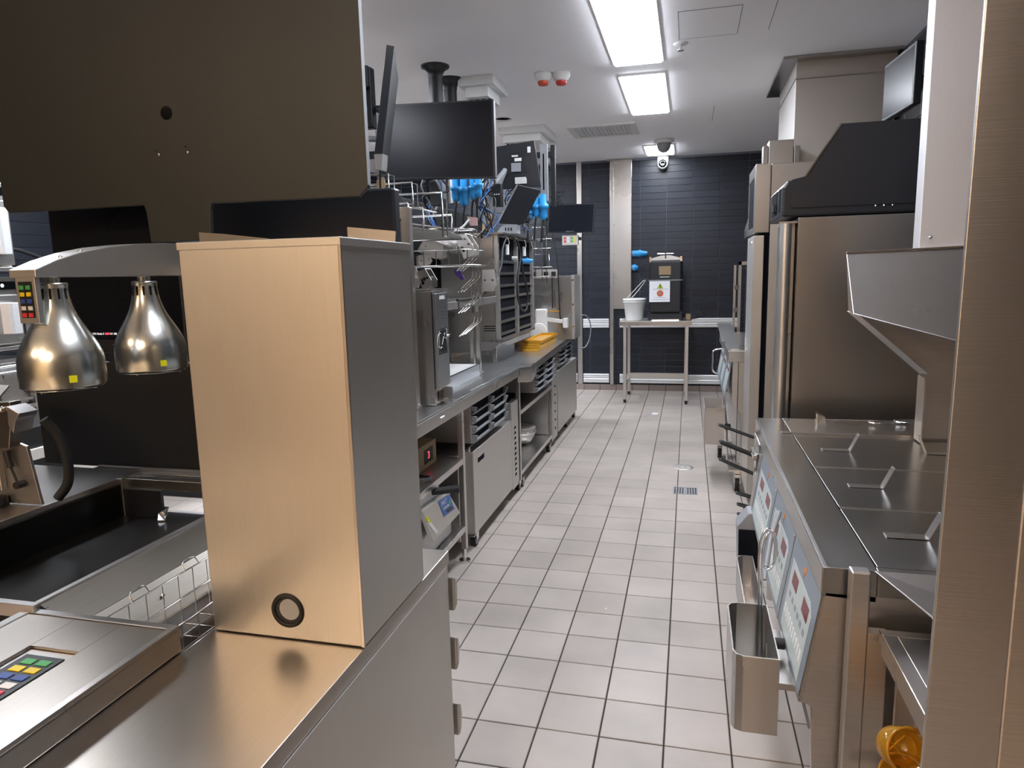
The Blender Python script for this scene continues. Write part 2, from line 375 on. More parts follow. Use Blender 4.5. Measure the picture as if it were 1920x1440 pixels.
# red detectors
for x, y, c, lab in ((-.985, 4.9, flat('orange_red', 'c4472f', .35), 'white ceiling fire detector with an orange-red tip, left of the pair'), (-.865, 4.93, RED, 'white ceiling fire detector with a crimson tip, right of the pair')):
    t = thing('fire_detector', lab, 'detector', (x, y, ZC), 'pair of fire detectors')
    build('base', G().lathe((x, y, ZC), [(0, 0), (.062, 0), (.062, -.022), (.05, -.045), (.034, -.055), (0, -.055)]), WHT, t)
    build('tip', G().lathe((x, y, ZC), [(.036, -.05), (.038, -.066), (.03, -.078), (0, -.08)]), c, t)
t = thing('sprinkler', 'small chrome ceiling sprinkler beside the long light panel', 'sprinkler', (-.07, 4.56, ZC))
build('rose', G().lathe((-.07, 4.56, ZC), [(0, 0), (.045, 0), (.04, -.006), (.015, -.01), (0, -.01)], 20), WHT, t)
build('head', G().cyl((-.07, 4.56, ZC - .01), (-.07, 4.56, ZC - .035), .008).cyl((-.07, 4.56, ZC - .037), (-.07, 4.56, ZC - .041), .02), CHR, t)
t = thing('dome_camera', 'grey ceiling dome detector hanging before the short light panel', 'camera', (-.274, 7.69, ZC))
build('base', G().lathe((-.274, 7.69, ZC), [(0, 0), (.105, 0), (.105, -.02), (.085, -.035), (0, -.035)]), WHT, t)
build('dome', G().lathe((-.274, 7.69, ZC), [(.075, -.03), (.07, -.07), (.055, -.105), (.03, -.125), (0, -.13)]), PLG, t)
t = thing('turret_camera', 'white turret security camera high on the far black wall', 'camera', (-.32, 8.70, ZC - .15))
build('base', G().lathe((-.32, YB - .007, ZC - .085), [(0, 0), (.06, 0), (.062, -.04), (.05, -.06), (0, -.06)], 24, 'y').box(-.385, -.255, YB - .08, YB - .007, ZC - .085, ZC - .0), WHT, t, .01)
build('ball', G().lathe((-.32, YB - .12, ZC - .1), [(0, .07), (.045, .055), (.062, .02), (.06, -.01), (.05, -.03), (.035, -.036)], 24, 'y'), WHT, t)
build('lens', G().lathe((-.32, YB - .12, ZC - .1), [(.046, -.032), (.04, -.044), (.018, -.046), (.012, -.04), (0, -.04)], 24, 'y'), GLO, t)
solo('downlight_ring', G().lathe((-1.6, 6.15, ZC), [(.075, 0), (.09, 0), (.088, -.008), (.07, -.006), (.06, .0), (0, 0)], 24), WHT, 'round white ceiling downlight ring beyond the big screen', 'light')
# ceiling service boxes
def svcbox(x0, x1, y0, y1, lab):
    t = thing('ceiling_box', lab, 'ceiling box', ((x0 + x1) / 2, (y0 + y1) / 2, ZC), 'white stepped ceiling service boxes')
    build('upper_tier', G().box(x0, x1, y0, y1, ZC - .06, ZC), WHT, t, .004)
    build('lower_tier', G().box(x0 + .04, x1 - .05, y0 + .04, y1 - .05, ZC - .13, ZC - .06), WHT, t, .004)
    for i in range(4):
        build('cable_gland', G().cyl((x0 + .06 + i * .045, y0 + .12, ZC - .13), (x0 + .06 + i * .045, y0 + .12, ZC - .17), .015, .012, 10), BLK, t)
svcbox(-1.565, -1.31, 4.80, 5.20, 'white stepped ceiling box with cable glands behind the ceiling poles')
svcbox(-1.74, -1.30, 6.5, 7.1, 'white stepped ceiling box above the far group of screens')
# exhaust duct
t = thing('exhaust_duct', 'large square stainless exhaust duct rising to the ceiling at right', 'duct', (.95, 5.5, 2.0))
build('shaft', G().box(.66, 1.26, 5.12, 6.0, 2.0, ZC - .001), STN, t, .002)
build('flange', G().box(.57, 1.275, 5.04, 6.08, ZC - .02, ZC - .0015), STD, t, .001)
build('collar', G().box(.655, 1.265, 5.115, 6.005, ZC - .13, ZC - .122), STD, t)
# grill canopy below the duct
t = thing('canopy_hood', 'stainless extraction canopy under the exhaust duct', 'hood', (.83, 5.6, 1.9))
build('canopy_body', G().prism('y', [(.52, 2.0), (1.25, 2.0), (1.25, 1.75), (.47, 1.75), (.47, 1.82)], 4.95, 6.6), STV, t, .003)
build('canopy_filter', G().box(.55, 1.2, 5.0, 6.5, 1.735, 1.75), STD, t)
t = thing('service_riser', 'short stainless cable riser on top of the tall freezer', 'riser', (.58, 5.0, 2.0))
build('riser_body', G().box(.49, .64, 4.95, 5.08, 2.0, 2.3), STV, t, .003); build('riser_wing', G().box(.455, .487, 4.95, 5.04, 2.0, 2.27), STD, t, .003); build('riser_cap', G().box(.645, .68, 4.95, 5.04, 2.0, 2.26), STD, t, .003)

# ================================================================== LEFT FOREGROUND
t = thing('service_counter', 'low stainless counter with drawers carrying the tall steel box', 'counter', (-.8, .3, 0))
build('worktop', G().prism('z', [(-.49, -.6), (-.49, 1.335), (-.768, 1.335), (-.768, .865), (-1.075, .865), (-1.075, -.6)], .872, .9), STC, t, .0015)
build('cabinet_body', G().prism('z', [(-.492, -.6), (-.492, 1.33), (-.766, 1.33), (-.766, .862), (-1.073, .862), (-1.073, -.6)], .08, .872), STS, t, .0015)
build('plinth', G().box(-1.04, -.53, -.55, 1.2, 0, .08), BLK, t)
build('side_skin', G().box(-.4925, -.488, -.6, 1.31, .1, .871), STS, t)
for i, z in enumerate((.80, .66, .50, .33)):
    d = build('drawer', G().box(-.755, -.50, 1.331, 1.345, z - .1, z + .045), STV, t, .002)
    g = G().prism('x', [(1.345, z + .035), (1.362, z + .025), (1.368, z), (1.362, z - .035), (1.345, z - .045)], -.70, -.484)
    build('drawer_handle', g, STS, d, .004)
# tall steel box
t = thing('steel_box', 'tall stainless steel box standing on the near counter, cable hole near its foot', 'box', (-.627, 1.06, .9))
X0, X1, Y0, Y1, Z1 = -.765, -.49, .931, 1.191, 1.53
build('shell', G().box(X0, X1, Y0, Y1, .9015, Z1), STS, t, .002)
build('lid', G().box(X0 - .002, X1 + .002, Y0 - .002, Y1 + .002, Z1 - .001, Z1 + .011), STS, t, .0015)
build('corner_strip', G().box(X1 - .004, X1 + .0015, Y0 - .0015, Y0 + .003, .9015, Z1), ST, t, .0007)
g = G(); g.lathe((-.622, Y0, .951), [(.0215, .004), (.0215, -.002), (.024, -.004), (.0285, -.003), (.030, .001)], 32, 'y'); build('grommet', g, RUB, t)
build('hole', G().lathe((-.622, Y0 - .001, .951), [(0, 0), (.023, 0)], 32, 'y'), BLK, t); build('inner_wall', G().lathe((-.6185, Y0 - .0014, .9535), [(0, 0), (.018, 0)], 32, 'y'), flat('pale_inside', 'a3a4a8', .6), t)
build('top_flange', G().prism('y', [(-.602, 1.54), (-.51, 1.54), (-.508, 1.562), (-.602, 1.573)], 1.175, 1.178), STD, t); build('top_flange', G().prism('y', [(-.915, 1.545), (-.766, 1.545), (-.766, 1.558), (-.862, 1.570), (-.915, 1.575)], 1.175, 1.178), STD, t)
# control lid
t = thing('control_lid', 'flat stainless control lid with ten coloured keys at the bottom left', 'control panel', (-.92, .6, .9))
build('frame', G().box(-1.072, -.772, .1, .862, .9015, .938), STV, t, .003)
g = G().prism('z', [(-1.072, .1), (-.772, .1), (-.772, .862), (-1.072, .862)], .938, .939)
build('rim', G().box(-1.072, -1.055, .1, .862, .938, .945).box(-.784, -.772, .1, .862, .938, .945).box(-1.055, -.784, .848, .862, .938, .945), ST, t, .001)
build('inset_plate', G().box(-1.054, -.958, .1, .847, .9385, .943).box(-.868, -.785, .1, .847, .9385, .943).box(-.958, -.868, .765, .847, .9385, .943).box(-.958, -.868, .1, .55, .9385, .943), STC, t, .0006)
kp = build('keypad', G().box(-.945, -.876, .635, .748, .9385, .9405), PLA, t)
KC = [(GRN, 'green'), (YEL, 'yellow'), (BKY, 'blue'), (WHT, 'white'), (RKY, 'red')]
for r, (mt, nm) in enumerate(KC):
    for x in (-.922, -.895): build('key', G().box(x - .0105, x + .0105, .731 - r * .0185 - .0065, .731 - r * .0185 + .0065, .9405, .942), mt, kp, .001, nm + ' key')
# wire basket in the bay
t = thing('wire_basket', 'chrome wire basket hanging between the steel box and the black bin', 'basket', (-.85, 1.05, .8))
g = G(); bx0, bx1, by0, by1, bz0, bz1 = -.925, -.785, .80, 1.32, .84, .935
for z in (bz1, (bz0 + bz1) / 2, bz0): g.tube([(bx0, by0, z), (bx1, by0, z), (bx1, by1, z), (bx0, by1, z)], .0016, 5, True)
for i in range(14):
    y = by0 + (by1 - by0) * i / 13; g.tube([(bx0, y, bz1), (bx0, y, bz0), (bx1, y, bz0), (bx1, y, bz1)], .0013, 5)
for i in range(5):
    x = bx0 + (bx1 - bx0) * i / 4; g.tube([(x, by0, bz1), (x, by0, bz0), (x, by1, bz0), (x, by1, bz1)], .0013, 5)
build('wire_grid', g, CHR, t)
for y in (.95, 1.08): build('hook', G().tube(bez([(bx0, y - .02, bz1), (bx0 - .008, y - .015, bz1 + .014), (bx0 - .008, y + .015, bz1 + .014), (bx0, y + .02, bz1)], 4), .0014, 5), CHR, t)
# black holding bin
t = thing('holding_bin', 'wide black bin with stainless rims under the two heat lamps', 'bin', (-1.3, 1.2, .3))
build('pan_floor', G().box(-1.50, -1.06, .86, 1.56, .845, .85), PAN, t)
build('pan_wall', G().box(-1.508, -1.498, .86, 1.53, .85, .938), PAN, t); build('pan_wall', G().box(-1.508, -1.04, .865, .872, .85, .944), PAN, t)
build('pan_wall', G().box(-1.495, -1.375, 1.515, 1.525, .85, .925), PLA, t)
build('right_slope', G().slab([(-1.055, .866, .952), (-1.055, 1.72, .952), (-.99, 1.72, .915), (-.99, .866, .915)], (-.5, 0, -1), .004), SMK, t)
build('right_skirt', G().slab([(-.99, .866, .914), (-.99, 1.72, .914), (-.932, 1.72, .86), (-.932, .866, .86)], (-.5, 0, -1), .004), SMK, t)
build('bay_floor', G().box(-1.0, -.768, .87, 1.7, .80, .81), SMK, t)
build('side_rim', G().box(-1.062, -1.050, .866, 1.72, .946, .954), ST, t, .001)
build('front_rim', G().box(-1.508, -1.05, .852, .866, .93, .954), ST, t, .001)
build('back_rim', G().box(-1.505, -1.05, 1.525, 1.545, .925, .952), ST, t, .001)
build('corner_post', G().box(-1.508, -1.493, 1.51, 1.528, .85, .955), ST, t, .001)
build('bin_body', G().box(-1.50, -.77, .88, 1.7, .1, .80), STD, t); build('bin_feet', G().box(-1.45, -.8, .95, 1.6, 0, .1), BLK, t)
g = G()
build('rivet', G().lathe((-.962, 1.04, .892), [(0, .006), (.003, .004), (.004, 0)], 10), CHR, t)
solo('lever_clip', G().slab([(-1.365, 1.485, .852), (-1.345, 1.487, .852), (-1.348, 1.50, .866), (-1.365, 1.53, .874), (-1.382, 1.53, .874), (-1.37, 1.495, .866)], (0, 0, 1), .003), CHR, 'small bright clip lying at the back of the black bin', 'clip')
t = thing('left_shelf', 'stainless shelf left of the black bin carrying the press', 'shelf', (-1.8, 1.2, 0))
build('shelf_top', G().box(-2.15, -1.508, .6, 1.6, .938, .952), STD, t, .002); build('shelf_lip', G().box(-1.512, -1.506, .6, 1.53, .925, .9535), ST, t, .001); build('cabinet_body', G().box(-2.1, -1.52, .65, 1.55, 0, .938), STD, t)
solo('ledge_rail', G().box(-1.70, -1.06, 1.60, 1.628, .935, .944).box(-1.67, -1.06, 1.61, 1.62, .944, .958), ST, 'slim stainless ledge rail under the black backing panel', 'ledge', .001)
# heat lamp arm
t = thing('lamp_arm', 'curved stainless arm carrying two heat lamps and a coloured keypad', 'lamp arm', (-1.25, 1.3, .95))
ax0, ax1 = -1.300, -1.234
prof = [(1.10, 1.497), (1.10, 1.512), (1.15, 1.531), (1.21, 1.548), (1.28, 1.561), (1.37, 1.571), (1.46, 1.576), (1.60, 1.577), (1.60, 1.497)]
build('arm_shell', G().prism('x', prof, ax0, ax1), STS, t, .0015)
build('arm_post', G().box(-1.285, -1.225, 1.575, 1.605, .96, 1.52), STD, t, .001)
build('arm_bracket', G().box(-1.23, -.9, 1.55, 1.575, 1.5, 1.515).box(-1.2, -.9, 1.55, 1.57, 1.565, 1.578), WHT, t, .001)
for y in (1.17, 1.22): build('screw', G().lathe((-1.244, y, 1.536 + (y - 1.17) * .27), [(0, .006), (.0035, .003), (.004, 0)], 10), CHR, t)
kp = build('keypad', G().box(-1.289, -1.241, 1.102, 1.114, 1.407, 1.497), STS, t, .001)
build('keypad_face', G().box(-1.281, -1.249, 1.1005, 1.102, 1.418, 1.489), PLA, kp)
for r, (mt, nm) in enumerate(KC):
    for c, x in enumerate((-1.2730, -1.2570)): build('key', G().box(x - .0055, x + .0055, 1.099, 1.1005, 1.4775 - r * .0135 - .004, 1.4775 - r * .0135 + .004), mt, kp, .0005, nm + ' key')
def heat_lamp(y, lab, dx=0):
    t = thing('heat_lamp', lab, 'heat lamp', (-1.262, y, 1.275), 'heat lamps over the black bin')
    c = (-1.262, y, 1.275)
    pr = [(.078, .0), (.0795, .003), (.0792, .04), (.0782, .055), (.0755, .068), (.071, .081), (.0635, .096), (.0545, .112), (.046, .127), (.0395, .141), (.0345, .155), (.031, .168), (.0288, .182), (.0275, .195), (.0275, .205), (.029, .206), (.0265, .211), (.014, .211)]
    build('shade', G().lathe(c, pr, 48), LAMP, t)
    build('inner_reflector', G().lathe(c, [(.0765, .001), (.074, .05), (.05, .11), (.02, .15), (0, .15)], 32), STD, t)
    build('stem', G().cyl((c[0], y, c[2] + .208), (c[0], y, 1.499), .0145, n=20), LAMP, t)
    sl = G()
    for k in range(12):
        a = 2 * PI * k / 12 + .1; u = Vector((math.cos(a), math.sin(a), 0)); v = Vector((-u.y, u.x, 0)); q = Vector(c) + u * .0285
        sl.add([q - v * .0018 + Vector((0, 0, .178)) + u * .0018, q + v * .0018 + Vector((0, 0, .178)) + u * .0018, q + v * .0018 + Vector((0, 0, .199)), q - v * .0018 + Vector((0, 0, .199))], [(0, 1, 2, 3)])
    build('vent_slots', sl, GLO, t)
    g = G(); g.tube([(c[0] + .072 * math.cos(a), y + .072 * math.sin(a), 1.271) for a in [2 * PI * i / 24 for i in range(24)]], .0012, 5, True)
    for a in (.2, .2 + PI / 2): g.tube([(c[0] - .07 * math.cos(a), y - .07 * math.sin(a), 1.268), (c[0] + .07 * math.cos(a), y + .07 * math.sin(a), 1.268)], .0012, 5)
    build('guard', g, CHR, t)
    a = -.55; u = Vector((math.cos(a), math.sin(a), 0)); v = Vector((-u.y, u.x, 0)); q = Vector(c) + u * .0805 + Vector((0, 0, .012))
    build('sticker', G().slab([q - v * .007, q + v * .007, q + v * .007 + Vector((0, 0, .014)), q - v * .007 + Vector((0, 0, .014))], u, .0006), TAG, t, 0, 'yellow square sticker')
heat_lamp(1.16, 'silver bottle-shaped heat lamp nearest the arm end')
heat_lamp(1.41, 'silver bottle-shaped heat lamp beside the tall steel box')
# press on the left shelf
t = thing('press', 'stainless tilting press with a thick black hose at the left edge', 'press', (-1.65, 1.25, .952))
build('front_plate', G().prism('y', [(-1.92, .955), (-1.512, .955), (-1.535, 1.10), (-1.60, 1.12), (-1.92, 1.13)], 1.285, 1.293), STP, t, .001)
build('hinge_box', G().prism('y', [(-1.92, 1.09), (-1.56, 1.10), (-1.537, 1.19), (-1.54, 1.213), (-1.92, 1.185)], 1.262, 1.292), SMK, t, .002)
build('platen', G().slab([(-1.585, 1.26, 1.204), (-1.92, 1.26, 1.19), (-1.92, 1.45, 1.222), (-1.70, 1.40, 1.224)], (0, -.3, 1), .004), STC, t)
build('side_cover', G().prism('y', [(-1.535, 1.205), (-1.502, 1.188), (-1.508, 1.178), (-1.516, 1.17), (-1.527, 1.14), (-1.538, 1.16)], 1.25, 1.30), STP, t, .001)
build('body', G().box(-1.92, -1.74, 1.295, 1.38, .953, 1.12), STD, t, .002)
build('hose', G().tube(bez([(-1.49, 1.30, 1.165), (-1.475, 1.32, 1.12), (-1.468, 1.33, 1.06), (-1.475, 1.33, 1.0), (-1.50, 1.32, .962)], 8), .0115, 10), RUB, t)
build('gas_strut', G().tube([(-1.585, 1.275, 1.09), (-1.575, 1.272, 1.05)], .008, 8).tube([(-1.575, 1.272, 1.05), (-1.558, 1.27, 1.012)], .003, 6), RUB, t)
build('knob', G().cyl((-1.556, 1.262, 1.008), (-1.556, 1.284, 1.008), .009, .009, 12), RUB, t)
build('bracket', G().box(-1.66, -1.61, 1.27, 1.285, .99, 1.09), STS, t, .002)
build('feet', G().cyl((-1.62, 1.27, .953), (-1.62, 1.27, .975), .018, n=12), BLK, t)
g = G().lathe((-1.562, 1.258, 1.195), [(0, -.005), (.006, -.004), (.008, .003)], 12, 'y'); build('bolt', g, CHR, t)
# black panels behind the lamps
solo('black_panel', G().box(-1.895, -.95, 1.64, 1.665, .945, 1.258), BLK, 'wide black backing panel standing behind the heat lamps', 'panel', .002)
t = thing('menu_screen', 'large black screen with a thin line of text behind the heat lamps', 'screen', (-1.5, 1.68, 1.26))
build('screen_case', G().box(-1.76, -1.34, 1.63, 1.66, 1.285, 1.80), PLA, t, .004); build('display', G().box(-1.752, -1.348, 1.628, 1.631, 1.325, 1.79), SCR, t)
text('screen_text', 'HDMI / PC Mode 2', .0078, (-1.672, 1.627, 1.341), (1, 0, 0), (0, 0, 1), TXT, t, align='LEFT')
text('screen_text', 'EXIT', .0078, (-1.606, 1.627, 1.341), (1, 0, 0), (0, 0, 1), LEDR, t, align='LEFT')
text('screen_text', '0 / 100', .0078, (-1.588, 1.627, 1.341), (1, 0, 0), (0, 0, 1), TXT, t, align='LEFT')
build('badge', G().box(-1.585, -1.56, 1.627, 1.6285, 1.308, 1.312), CHR, t); build('stand', G().box(-1.62, -1.5, 1.642, 1.66, 1.259, 1.286), PLA, t)
t = thing('rear_screen', 'dark brown-black flat case right of the text screen, partly behind the steel box', 'screen', (-1.2, 1.66, 1.26))
build('case', G().box(-1.335, -.95, 1.645, 1.68, 1.26, 1.50), PLA, t, .003); build('case_rim', G().box(-1.335, -.95, 1.643, 1.646, 1.49, 1.50), BLK, t)
t = thing('side_monitor', 'black monitor back showing between the big board and the wire racks', 'monitor', (-1.04, 1.77, 1.52))
build('case', G().box(-1.32, -.757, 1.75, 1.79, 1.52, 1.715), PLA, t, .006); build('hanger', G().box(-1.06, -1.02, 1.76, 1.78, 1.71, ZC), BLK, t)
# big hanging board
t = thing('hanging_board', 'huge black steel menu board back filling the top left corner', 'board', (-1.2, 1.5, 1.66))
bd = G().prism('y', [(-1.745, 1.672), (-1.52, 1.672), (-1.45, 1.672), (-1.365, 1.672), (-1.32, 1.672), (-1.315, 1.655), (-1.31, 1.581), (-1.135, 1.581), (-1.13, 1.652), (-1.125, 1.668), (-.735, 1.665), (-.71, 1.685), (-.71, 2.42), (-1.76, 2.42), (-1.76, 1.69)], 1.5, 1.512)
build('board_sheet', bd, BLKB, t, .002); build('board_edge', G().box(-.7105, -.7095, 1.4985, 1.513, 1.69, 2.42), PLG, t)
build('hole', G().lathe((-1.228, 1.4985, 1.885), [(0, 0), (.016, 0)], 24, 'y').rot((-1.228, 1.4985, 1.885), 'Y', 0), GLO, t)
for x, z in ((-1.268, 1.80), (-1.26, 1.79), (-1.183, 1.805), (-1.178, 1.79)): build('screw', G().lathe((x, 1.4988, z), [(0, -.001), (.003, -.001), (.003, 0)], 10, 'y'), CHR if z == 1.79 else GLO, t)
build('hanger', G().box(-1.5, -1.46, 1.54, 1.58, 2.3, ZC), BLK, t); build('hanger', G().box(-1.0, -.96, 1.54, 1.58, 2.3, ZC), BLK, t)
build('back_frame', G().box(-1.72, -.74, 1.512, 1.54, 1.75, 2.4), BLK, t)
# microwaves far left
def microwave(z0, z1, lab):
    t = thing('microwave', lab, 'microwave', (-3.5, 2.7, z0), 'stacked steel microwaves at the left edge')
    build('case', G().box(-3.75, -3.31, 2.30, 2.83, z0, z1), STD, t, .006)
    build('control_strip', G().box(-3.31, -3.30, 2.31, 2.82, z1 - .065, z1 - .025), GLO, t)
    for y in (2.51, 2.57, 2.63, 2.69, 2.75): build('control_light', G().lathe((-3.2995, y, z1 - .045), [(.010, 0), (0, .001)], 10, 'x'), LEDG if y != 2.75 else WHT, t)
    d = build('door', G().box(-3.31, -3.285, 2.305, 2.825, z0 + .01, z1 - .09), STV, t, .004)
    build('door_window', G().box(-3.286, -3.283, 2.33, 2.66, z0 + .07, z1 - .13), GLO, d)
    h = G().prism('z', [(-3.285, 2.71), (-3.245, 2.725), (-3.24, 2.74), (-3.24, 2.78), (-3.285, 2.795)], z0 + .06, z1 - .13); build('door_handle', h, ALU, d, .003)
t = thing('side_rack', 'stainless rack carrying the microwaves and trays at the left edge', 'rack', (-3.5, 2.5, 0))
for z in (.88, 1.185, 1.575): build('shelf', G().box(-3.8, -3.28, 1.7, 2.87, z - .02, z), ST, t, .002)
for x, y in ((-3.78, 2.85), (-3.3, 2.85), (-3.78, 1.72), (-3.3, 1.72)): build('leg', G().box(x - .015, x + .015, y - .015, y + .015, 0, 1.56), STV, t)
microwave(1.5765, 1.99, 'upper stainless microwave at the left edge by the black tiles')
microwave(1.1865, 1.53, 'lower stainless microwave at the left edge behind the keypad')
t = thing('warming_drawer', 'steel warming drawer with wire shelf under the lower microwave', 'drawer', (-3.5, 2.7, .9))
build('case', G().box(-3.75, -3.32, 2.2, 3.0, .881, 1.06), STV, t, .004); build('drawer_front', G().box(-3.32, -3.30, 2.2, 2.62, .9, 1.04), PLG, t, .003); build('frame', G().box(-3.32, -3.29, 2.68, 2.98, .90, .915).box(-3.32, -3.29, 2.68, 2.98, 1.03, 1.045).box(-3.32, -3.29, 2.66, 2.685, .9, 1.045).box(-3.32, -3.29, 2.96, 2.98, .9, 1.045), ST, t)
g = G()
for i in range(5): g.tube([(-3.7 + i * .1, 2.2, 1.09), (-3.7 + i * .1, 3.0, 1.09)], .005)
g.tube([(-3.25, 2.2, 1.09), (-3.25, 3.0, 1.09)], .006); g.tube([(-3.25, 2.2, 1.06), (-3.25, 3.0, 1.062)], .005)
build('wire_shelf', g, CHR, t)
solo('tray_stack', G().box(-3.75, -3.29, 2.1, 2.86, 1.098, 1.104).box(-3.75, -3.29, 2.1, 2.86, 1.104, 1.122).box(-3.6, -3.3, 2.3, 2.6, 1.122, 1.16), STD, 'thin steel trays stacked between microwave and warming drawer', 'tray', .001)
t = thing('drawer_unit', 'steel drawer stack with pale fronts seen behind the hose', 'drawers', (-3.0, 2.6, 0))
build('case', G().box(-3.2, -2.8, 2.2, 2.75, .05, .86), BLK, t)
for i in range(6): build('drawer', G().box(-2.8, -2.785, 2.22, 2.73, .12 + i * .12, .17 + i * .12), WHT, t, .003)
solo('power_cable', G().tube(bez([(-3.96, 3.15, 1.62), (-3.9, 3.3, 1.7), (-3.9, 3.5, 1.66), (-3.9, 3.7, 1.58), (-3.92, 3.9, 1.5)], 8), .012, 8), RUB, 'black power cable looping on the black tiled wall at left', 'cable')
solo('wall_column', G().box(-3.99, -3.2, 3.95, 4.6, .0, ZC - .002), BLK, 'black square column left of the menu screen', 'column', .002)

# ================================================================== RIGHT SIDE
def caster(x, y, parent, r=.05, turn=0, brake=True):
    c = build('caster', G().cyl((x - .014, y, r), (x + .014, y, r), r, n=20), RUB, parent)
    build('wheel_hub', G().cyl((x - .0155, y, r), (x + .0155, y, r), r * .68, n=16), PLG, c)
    g = G().box(x - .02, x - .016, y - r * .5, y + r * .5, r, r * 2.15).box(x + .016, x + .02, y - r * .5, y + r * .5, r, r * 2.15).box(x - .022, x + .022, y - r * .6, y + r * .6, r * 2.1, r * 2.3)
    if brake: g.box(x - .016, x + .016, y - r * 1.5, y - r * .6, r * 1.9, r * 2.05)
    build('wheel_fork', g, CHR, c); return c
# ---- three-vat fryer
t = thing('fryer', 'three-vat stainless fryer with blue-grey keypads at the lower right', 'fryer', (.65, 1.95, 0))
FX, FY0, FY1, FZ = .243, 1.28, 2.60, .948
VY = [1.30, 1.63, 1.97, 2.35]
build('top_lip', G().prism('y', [(FX, FZ - .055), (FX, FZ), (FX + .007, FZ + .001), (.333, FZ + .001), (.333, FZ - .06)], FY0, FY1), STF, t, .0015)
build('front_band', G().box(FX - .002, FX + .001, FY0, FY1 - .2, FZ - .052, FZ - .001), STV, t)
build('near_rim', G().box(.333, .93, FY0, VY[0] - .002, FZ - .05, FZ), STF, t, .001)
build('back_ledge', G().box(.333, .93, VY[3] + .002, FY1, FZ - .05, FZ + .002), ST, t, .001)
build('ledge_lip', G().box(.30, .93, VY[3] + .004, VY[3] + .012, FZ + .002, FZ + .007), ST, t, .001)
for i in range(3):
    a, b = VY[i], VY[i + 1]
    ld = build('vat_lid', G().box(.336, .92, a + .002, b - .003, FZ - .012, FZ - .0005), STF, t, .001)
    build('lid_seam', G().box(.336, .92, b - .010, b - .004, FZ - .0006, FZ + .0006), ST, ld)
    ym = (a + b) / 2 + .0
    for x, tilt in ((.464, .022), (.665, -.02)):
        build('lid_handle', G().slab([(x, ym - .012, FZ), (x, ym + .014, FZ), (x + tilt, ym + .014, FZ + .05), (x + tilt, ym - .012, FZ + .05)], (1, 0, .3), .003).slab([(x - .075 if tilt > 0 else x, ym - .014, FZ + .0005), (x if tilt > 0 else x + .075, ym - .014, FZ + .0005), (x if tilt > 0 else x + .075, ym + .014, FZ + .0005), (x - .075 if tilt > 0 else x, ym + .014, FZ + .0005)], (0, 0, 1), .0015), ST, ld, .0005)
# sloping control face
PA, PB = Vector((.2445, 0, .893)), Vector((.2115, 0, .685)); dn = (PB - PA).normalized(); nn = Vector((dn.z, 0, -dn.x)); nn = nn if nn.x < 0 else -nn; PLn = (PB - PA).length
def pf(y, s, h=0): return PA + dn * (s * PLn) + Vector((0, y, 0)) + nn * h
def pslab(y0, y1, s0, s1, h, th=.001): return G().slab([pf(y0, s0, h), pf(y1, s0, h), pf(y1, s1, h), pf(y0, s1, h)], nn, th)
build('slope_backing', pslab(FY0 + .002, 2.40, -.02, 1.03, -.012, .0115), STV, t)
for i in range(3):
    a, b = (VY[i] - .015 if i == 0 else VY[i] - .03), VY[i + 1] - .034
    cp = build('control_panel', pslab(a, b - .006, .01, .99, 0, .0015), PBL, t)
    y0 = a + .03; y1 = b - .035
    build('keypad_field', G().slab([pf(y0 + .03, .10 + .12, .0016), pf(y1, .22, .0016), pf(y1 - .01, .94, .0016), pf(y0, .94, .0016), pf(y0, .30, .0016)], nn, .0006), PLT, cp)
    W = y1 - y0
    for q in (.10, .62): build('display', pslab(y0 + W * q, y0 + W * (q + .24), .28, .42, .0022, .0008), DRD, cp)
    build('logo', G().slab([pf((a + b) / 2 - .012, .05, .0016), pf((a + b) / 2 + .012, .10, .0016), pf((a + b) / 2 + .004, .115, .0016), pf((a + b) / 2, .19, .0016), pf((a + b) / 2 - .006, .115, .0016), pf((a + b) / 2 - .016, .13, .0016)], nn, .0005), ORG, cp)
    for k in range(10):
        yy = y0 + W * (.06 + .09 * k)
        build('key', pslab(yy, yy + W * .055, .68, .78, .0022, .0006), WHT, cp)
    for k in range(6):
        yy = y0 + W * (.10 + .14 * k)
        build('key', pslab(yy, yy + W * .07, .50, .56, .0022, .0006), PLG, cp)
    build('panel_gap', pslab(b - .006, b + .002, -.01, 1.0, .0005, .002), STD, cp)
    build('panel_screw', G().cyl(pf(b - .002, .04, .003), pf(b - .002, .04, .006), .003, n=8), CHR, cp)
build('side_plate', G().prism('y', [(.249, .90), (.93, .90), (.93, .12), (.262, .12), (.236, .60), (.236, .672), (.2165, .68)], FY0, FY0 + .012), STP, t, .001)
build('side_groove', G().box(.2845, .287, FY0 - .001, FY0 + .002, .12, .90), GLO, t)
build('front_skirt', G().slab([(.2165, FY0 + .01, .683), (.2165, 2.40, .683), (.232, 2.40, .62), (.232, FY0 + .01, .62)], (1, 0, 0), .006), CHR, t)
build('cabinet_body', G().prism('y', [(.275, .895), (.93, .895), (.93, .12), (.39, .12), (.39, .55), (.275, .66)], FY0 + .012, FY1 - .01), STD, t)
build('far_corner', G().prism('z', [(.240, 2.42), (.240, 2.60), (.34, 2.60), (.34, 2.42)], .60, .894), STV, t, .003)
build('latch', G().box(.232, .24, 2.42, 2.46, .78, .86).box(.225, .238, 2.44, 2.56, .83, .85), CHR, t, .002)
build('chrome_strip', G().box(.232, .2365, 1.30, 2.4, .664, .672), CHR, t)  # plain chrome strip below the control panels, no emission
for x, y in ((.44, 1.4), (.44, 2.5), (.86, 1.4), (.86, 2.5)): caster(x, y, t, .05)
build('basket_rail', G().box(.305, .32, 2.59, 2.83, .50, .90), ST, t)
